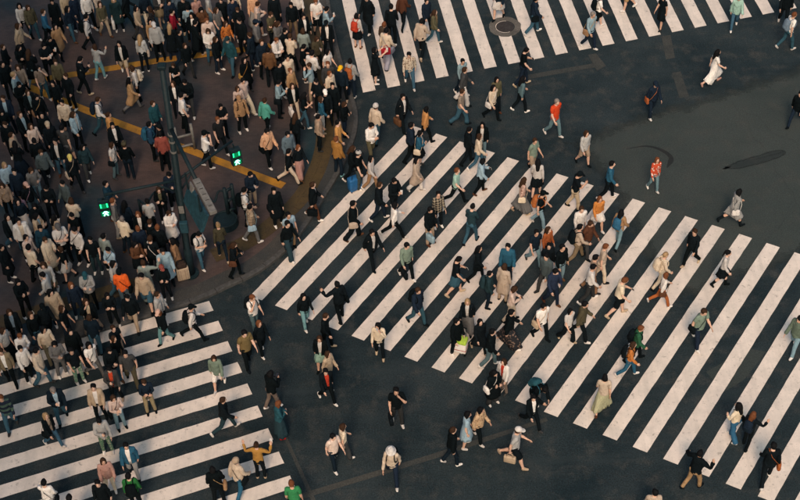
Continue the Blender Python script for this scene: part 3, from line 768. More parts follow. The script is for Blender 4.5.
    G = Field((-.22, -.24, 1.55), (.22, .26, 1.78), .009); G.loft([(1.60, .165, .18, 0), (1.615, .15, .165, 0), (1.64, .108, .122, 0), (1.72, .092, .105, 0), (1.735, .06, .07, 0)], 0, 0); template('bucket', G, 260, hw)
    G = Field((-.17, -.2, 1.53), (.17, .2, 1.8), .0095); G.ell((0, -.012, 1.64), (.1, .118, .112), 0); G.clip(2, 1.60); template('beanie', G, 220, hw)
    # bags, in the wearer's rest frame
    cw2 = lambda v: np.eye(len(BONES))[np.full(len(v), BONES.index('chest'))]
    G = Field((-.22, -.40, .96), (.22, .12, 1.5), .0115); G.ell((0, -.22, 1.2), (.165, .115, .235), 0); G.cone((-.09, -.21, 1.06), (.09, -.21, 1.06), .1, .1, .03); G.cone((-.08, -.19, 1.33), (.08, -.19, 1.33), .08, .08, .03); G.clip(1, -.14, False); template('pack', G, 300, cw2)
    G = Field((-.2, -.42, 1.0), (.2, -.2, 1.3), .0115); G.ell((0, -.305, 1.11), (.11, .05, .09), 0); template('pocket', G, 110, cw2)
    for sg in (1, -1):
        pts = [(sg * .09, -.16, 1.38), (sg * .1, -.08, 1.455), (sg * .105, .03, 1.45), (sg * .115, .13, 1.36), (sg * .13, .15, 1.22), (sg * .165, .06, 1.1), (sg * .14, -.14, 1.06)]
        G = Field((-.24, -.24, .98), (.24, .24, 1.52), .0115)
        for a, b in zip(pts, pts[1:]): G.cone(a, b, .017, .017, .004)
        template('strap' + ('L' if sg > 0 else 'R'), G, 130, cw2)
    pw = lambda v: np.eye(len(BONES))[np.full(len(v), BONES.index('pelvis'))]
    G = Field((.14, -.26, .70), (.36, .24, 1.05), .0115); G.ell((.255, -.02, .88), (.062, .15, .125), 0); G.cone((.255, -.12, .80), (.255, .08, .80), .058, .058, .03); G.cone((.255, -.11, .93), (.255, .07, .93), .045, .045, .03); template('bag', G, 240, pw)
    G = Field((-.24, -.24, .84), (.36, .24, 1.52), .0115)
    for a, b in zip([(.25, .1, .93), (.16, .165, 1.12), (.0, .15, 1.3), (-.1, .05, 1.455)], [(.16, .165, 1.12), (.0, .15, 1.3), (-.1, .05, 1.455), (-.1, -.03, 1.46)]): G.cone(a, b, .011, .011, .003)
    for a, b in zip([(-.1, -.03, 1.46), (-.02, -.155, 1.3), (.13, -.16, 1.1)], [(-.02, -.155, 1.3), (.13, -.16, 1.1), (.25, -.12, .93)]): G.cone(a, b, .011, .011, .003)
    template('bag_strap', G, 200, cw2)
make_templates()

_bodies = {}
SLEEVE = dict(t=.12, l=.47, j=.48, o=.48, c=.48, d=.10, e=.10)
def body_under(top, bot):
    """the body with the skin that clothes cover drawn in a little, so that it never shows through them"""
    if (top, bot) in _bodies: return _bodies[(top, bot)]
    t = TEMPL['body']; v = t.v; m = np.zeros(len(v))
    arm = np.zeros(len(v))
    for sg, sd in ((1, 'L'), (-1, 'R')):
        s_ = (v - J['ua' + sd]) @ arm_dir(sg); arm = np.where(v[:, 0] * sg > .19, s_, arm)
    lo = {'d': .55, 'e': .3, 'c': .5}.get(top, .88)
    m[(v[:, 2] > lo) & (v[:, 2] < 1.40) & (arm < SLEEVE[top]) & ~((np.abs(v[:, 0]) > .3) & (arm > SLEEVE[top]))] = 1
    if bot: m[(v[:, 2] < .98) & (v[:, 2] > {'s': .54, 'k': .62}.get(bot, .11)) & (np.abs(v[:, 0]) < .24)] = 1
    r = T(); r.v = v - t.n * (.016 * m)[:, None]; r.f = t.f; r.w = t.w; r.mi = t.mi; _bodies[(top, bot)] = r; return r
def rx(a): c, s = math.cos(a), math.sin(a); return np.array([[1, 0, 0], [0, c, -s], [0, s, c]])
def ry(a): c, s = math.cos(a), math.sin(a); return np.array([[c, 0, s], [0, 1, 0], [-s, 0, c]])
def rz(a): c, s = math.cos(a), math.sin(a); return np.array([[c, -s, 0], [s, c, 0], [0, 0, 1]])
D2R = math.pi / 180
def skeleton(p):
    """p: pose dictionary in degrees -> bone rotation and joint position"""
    R, Q = {}, {}
    g = lambda k, d=0.0: p.get(k, d) * D2R
    R['pelvis'] = rz(g('hip_twist')) @ rx(-g('bend') * .55); Q['pelvis'] = J['pelvis'].copy()
    def child(b, par, Rb): R[b] = Rb; Q[b] = Q[par] + R[par] @ (J[b] - J[par])
    child('chest', 'pelvis', rz(g('chest_twist')) @ ry(g('tilt')) @ rx(-g('lean') - g('bend')))
    child('head', 'chest', R['chest'] @ rz(g('head_yaw')) @ rx(-g('nod')))
    for sg, sd in ((1, 'L'), (-1, 'R')):
        A = ry(sg * 45 * D2R)
        up = R['chest'] @ rx(g('sh' + sd)) @ ry(-sg * g('ab' + sd, 9))
        child('ua' + sd, 'chest', up @ A)
        fo = up @ rz(sg * g('tw' + sd, 12)) @ rx(g('el' + sd, 14))
        child('fa' + sd, 'ua' + sd, fo @ A)
        child('ha' + sd, 'fa' + sd, fo @ rx(g('wr' + sd, 8)) @ A)
        th = rz(g('hip_twist')) @ rx(g('th' + sd)) @ ry(-sg * g('sp' + sd, 1.5)); child('th' + sd, 'pelvis', th)
        sh = th @ rx(-g('kn' + sd, 4)); child('sh' + sd, 'th' + sd, sh)
        child('ft' + sd, 'sh' + sd, sh @ rx(g('ft' + sd, 0)))
    return R, Q
def bend_mesh(t, R, Q, scale):
    out = np.zeros_like(t.v)
    for i, b in enumerate(BONES):
        w = t.w[:, i]; m = w > 0
        if m.any(): out[m] += w[m, None] * ((t.v[m] - J[b]) @ R[b].T + Q[b])
    return out * scale

def pose_of(code, rg, arm=None):
    p = {'head_yaw': rg.uniform(-18, 18), 'nod': rg.uniform(-4, 10), 'lean': rg.uniform(0, 4)}
    a, b = ('L', 'R') if rg.random() < .5 else ('R', 'L')
    if code in 'wWqhuv' or (code == 'r' and False):
        k = {'w': rg.uniform(.5, .85), 'W': 1.08, 'q': rg.uniform(.4, .7), 'h': .4, 'u': .4, 'v': .6}[code]
        p.update({'th' + a: 26 * k, 'kn' + a: 7 * k + 3, 'ft' + a: 8 * k, 'th' + b: -21 * k, 'kn' + b: 24 * k + 4, 'ft' + b: -16 * k,
                  'sh' + a: -20 * k, 'sh' + b: 22 * k, 'el' + a: 12 + 10 * k, 'el' + b: 22 + 14 * k, 'hip_twist': (5 if a == 'R' else -5) * k, 'chest_twist': (-6 if a == 'R' else 6) * k, 'lean': 3 + 2 * k})
    else:
        p.update(thL=rg.uniform(-3, 4), thR=rg.uniform(-3, 4), knL=rg.uniform(2, 8), knR=rg.uniform(2, 8), spL=rg.uniform(1, 5), spR=rg.uniform(1, 5),
                 shL=rg.uniform(-6, 14), shR=rg.uniform(-6, 14), elL=rg.uniform(8, 40), elR=rg.uniform(8, 40), chest_twist=rg.uniform(-8, 8), tilt=rg.uniform(-2, 2))
    if code in 'pq':
        p.update({'sh' + a: 24, 'el' + a: 92, 'tw' + a: 38, 'ab' + a: 10, 'nod': rg.uniform(12, 24)}); p['hand'] = a
        if rg.random() < .4: p.update({'sh' + b: 22, 'el' + b: 88, 'tw' + b: 46})
    if code == 'f': p.update(shL=20, shR=22, elL=86, elR=92, twL=58, twR=58, nod=rg.uniform(8, 24))
    if code == 'h': p.update({'sh' + a: 58, 'el' + a: 128, 'tw' + a: 30, 'ab' + a: 16}); p['hand'] = a
    if code == 'u': a = arm or a; p.update({'sh' + a: 14, 'el' + a: 72, 'ab' + a: 84, 'tw' + a: -72, 'nod': -2}); p['hand'] = a
    if code == 'r': p.update(shL=98, shR=98, elL=34, elR=34, twL=24, twR=24, abL=14, abR=14, nod=0, hand=a)
    if code == 'g': p.update(shL=20, shR=20, elL=100, elR=96, abL=58, abR=58, twL=-50, twR=-50, nod=2, hand=a)
    if code == 'v': p.update({'abR': 46, 'elR': 30, 'shL': 10, 'abL': 88, 'elL': 84, 'twL': -78})
    if code == 'b': p.update(bend=38, lean=6, shL=48, shR=48, elL=60, elR=66, twL=30, twR=30, thL=10, thR=-4, knL=14, knR=10, nod=14)
    return p

# ------------------------------------------------------------------ cloth colours
PAL = {  # key: (words, linear colour)
 'bk': ('black', (.0055, .0095, .012)), 'nv': ('navy', (.011, .021, .036)), 'dg': ('dark grey', (.045, .048, .05)), 'gy': ('grey', (.15, .15, .15)),
 'lg': ('light grey', (.42, .42, .41)), 'wh': ('white', (.80, .76, .72)), 'cr': ('cream', (.68, .56, .43)), 'be': ('beige', (.46, .35, .25)),
 'tn': ('tan', (.40, .24, .125)), 'br': ('brown', (.12, .055, .03)), 'db': ('dark brown', (.06, .042, .032)), 'kh': ('khaki', (.27, .21, .13)),
 'ol': ('olive', (.095, .085, .052)), 'do': ('dark olive', (.055, .05, .032)), 'og': ('orange', (.85, .135, .03)), 'oc': ('burnt orange', (.50, .17, .05)),
 'ot': ('light orange', (.50, .23, .09)), 'rd': ('red', (.45, .03, .025)), 'rp': ('dusty red', (.30, .08, .06)), 'mu': ('mustard', (.40, .21, .055)),
 'yl': ('yellow', (.85, .46, .02)), 'ye': ('pale yellow', (.62, .48, .14)), 'pk': ('pink', (.56, .34, .28)), 'pe': ('peach', (.64, .36, .23)),
 'pw': ('pale pink', (.68, .53, .46)), 'pu': ('mauve', (.32, .20, .26)), 'lb': ('light blue', (.30, .43, .50)), 'bl': ('blue', (.032, .125, .215)),
 'bb': ('dark blue', (.018, .055, .095)), 'tu': ('turquoise', (.13, .52, .45)), 'mi': ('mint', (.33, .52, .44)), 'ms': ('pale green', (.45, .44, .28)), 'tq': ('pale teal', (.16, .34, .36)),
 'tl': ('teal', (.025, .095, .125)), 'dt': ('dark teal', (.02, .045, .055)), 'gn': ('green', (.035, .21, .07)), 'gd': ('dark green', (.025, .10, .05)), 'lm': ('lime', (.42, .62, .08)), 'sg': ('sage', (.17, .23, .18)),
 'gg': ('grey green', (.25, .30, .28)), 'gt': ('grey teal', (.10, .17, .19)), 'sl': ('slate', (.07, .095, .10)), 'gb': ('grey blue', (.14, .20, .25)), 'dn': ('blue denim', (.045, .115, .165)),
 'ld': ('light denim', (.19, .31, .36)), 'tp': ('taupe', (.26, .21, .17)), 'lv': ('lavender grey', (.30, .30, .36)), 'ob': ('olive brown', (.17, .12, .055)), 'kt': ('tan', (.44, .29, .15)),
}
PAT = {  # key: (words, ground colour, second colour, pattern)
 'fl': ('dark floral', (.02, .022, .025), (.18, .12, .10), 'spot'), 'fc': ('cream floral', (.62, .53, .42), (.16, .08, .05), 'spot'), 'fp': ('pink floral', (.52, .34, .29), (.2, .09, .07), 'spot'),
 'of': ('orange patterned', (.52, .15, .04), (.16, .05, .03), 'spot'), 'pl': ('black and cream plaid', (.02, .022, .025), (.45, .38, .28), 'plaid'), 'ch': ('beige checked', (.48, .36, .25), (.22, .15, .10), 'plaid'),
 'bw': ('black and white striped', (.02, .022, .025), (.62, .6, .57), 'band'), 'rw': ('red and white', (.48, .05, .035), (.68, .58, .52), 'spot'), 'ng': ('navy striped', (.018, .027, .048), (.09, .15, .12), 'band'),
 'gf': ('green patterned', (.13, .25, .17), (.46, .46, .38), 'spot'), 'nw': ('navy logo', (.02, .033, .06), (.45, .45, .47), 'logo'), 'bp': ('black printed', (.016, .018, .021), (.12, .3, .32), 'logo'),
 'bt': ('beige patterned', (.55, .38, .24), (.30, .17, .09), 'spot'),
}
def words_of(k): return (PAL.get(k) or PAT.get(k))[0]
_cloth = {}
def cloth(k):
    if k in _cloth: return _cloth[k]
    m, nt, ln, b = new_mat('cloth ' + words_of(k)); b.inputs['Roughness'].default_value = .9; b.inputs['Specular IOR Level'].default_value = .06
    co = nt.new('ShaderNodeTexCoord').outputs['Object']
    inf = nt.new('ShaderNodeObjectInfo')
    base = PAL[k][1] if k in PAL else PAT[k][1]
    hs = nt.new('ShaderNodeHueSaturation')
    def mr(lo, hi, src=None):
        r = nt.new('ShaderNodeMapRange'); r.inputs[3].default_value = lo; r.inputs[4].default_value = hi; ln.new(src or inf.outputs['Random'], r.inputs[0]); return r.outputs[0]
    ln.new(mr(.488, .512), hs.inputs['Hue']); ln.new(mr(.72, 1.28), hs.inputs['Value'])
    c = base
    if k in PAT:
        kind, c2 = PAT[k][3], PAT[k][2]
        if kind == 'spot':
            v = nt.new('ShaderNodeTexVoronoi'); v.inputs['Scale'].default_value = 13; ln.new(co, v.inputs['Vector'])
            f = ramp(nt, ln, v.outputs['Distance'], [(.30, (1, 1, 1)), (.42, (0, 0, 0))])
        elif kind == 'logo':
            v = nt.new('ShaderNodeTexVoronoi'); v.inputs['Scale'].default_value = 2.6; ln.new(co, v.inputs['Vector'])
            f = ramp(nt, ln, v.outputs['Distance'], [(.14, (1, 1, 1)), (.17, (0, 0, 0))])
        else:
            w = nt.new('ShaderNodeTexWave'); w.bands_direction = 'Z'; w.inputs['Scale'].default_value = 3.2 if kind == 'plaid' else 1.6; ln.new(co, w.inputs['Vector'])
            f = ramp(nt, ln, w.outputs['Fac'], [(.5, (0, 0, 0)), (.62, (1, 1, 1))])
            if kind == 'plaid':
                w2 = nt.new('ShaderNodeTexWave'); w2.bands_direction = 'X'; w2.inputs['Scale'].default_value = 3.2; ln.new(co, w2.inputs['Vector'])
                f = mixc(nt, ln, .5, f, ramp(nt, ln, w2.outputs['Fac'], [(.5, (0, 0, 0)), (.62, (1, 1, 1))]))
        c = mixc(nt, ln, f, base, c2)
    n = noise(nt, ln, co, 7, 4, .6)
    c = mixc(nt, ln, ramp(nt, ln, n, [(.3, (.0,) * 3), (.75, (.5,) * 3)]), c, tuple(v * .62 for v in base))
    ln.new(c, hs.inputs['Color']); ln.new(hs.outputs[0], b.inputs['Base Color'])
    wn_ = nt.new('ShaderNodeTexNoise'); wn_.inputs['Scale'].default_value = 14; wn_.inputs['Detail'].default_value = 3; wn_.inputs['Distortion'].default_value = 1.2; ln.new(co, wn_.inputs['Vector'])
    bump(nt, ln, b, wn_.outputs['Fac'], .8, .05)
    _cloth[k] = m; return m
def simple(name, col, rough, spec=.3):
    m, nt, ln, b = new_mat(name); b.inputs['Roughness'].default_value = rough; b.inputs['Specular IOR Level'].default_value = spec
    co = nt.new('ShaderNodeTexCoord').outputs['Object']; n = noise(nt, ln, co, 30, 3, .6)
    c = mixc(nt, ln, ramp(nt, ln, n, [(.3, (0, 0, 0)), (.7, (1, 1, 1))]), tuple(v * .75 for v in col), tuple(min(1, v * 1.2) for v in col)); ln.new(c, b.inputs['Base Color']); return m
SKIN = [simple('skin', c, .6) for c in ((.66, .41, .30), (.60, .36, .255), (.70, .45, .34))]
M_EYE = simple('eye dark', (.02, .015, .012), .3); M_LIP = simple('lips', (.30, .10, .085), .5)
HAIRC = {'k': simple('black hair', (.006, .0065, .0075), .75, .1), 'd': simple('dark brown hair', (.042, .022, .013), .75, .1), 'r': simple('auburn hair', (.15, .055, .024), .75, .1), 'y': simple('blond hair', (.34, .22, .11), .5), 'g': simple('grey hair', (.20, .17, .15), .6)}
M_PHONE = simple('phone glass', (.03, .03, .035), .25, .5); M_PHONEW = simple('pale phone case', (.6, .58, .56), .4)

TOPW = {'t': 't-shirt', 'l': 'shirt', 'j': 'jacket', 'o': 'open jacket', 'c': 'coat', 'd': 'dress', 'e': 'long dress'}
TOPN = {'t': 't_shirt', 'l': 'shirt', 'j': 'jacket', 'o': 'open_jacket', 'c': 'coat', 'd': 'dress', 'e': 'long_dress'}
BOTW = {'p': 'trousers', 'w': 'wide trousers', 's': 'shorts', 'k': 'skirt', 'm': 'long skirt'}
BOTN = {'p': 'trousers', 'w': 'wide_trousers', 's': 'shorts', 'k': 'skirt', 'm': 'long_skirt'}
HATW = {'cap': 'cap', 'bucket': 'bucket hat', 'beanie': 'beanie'}
DIR = dict(E=0, SE=45, S=90, SW=135, W=180, NW=225, N=270, NE=315)

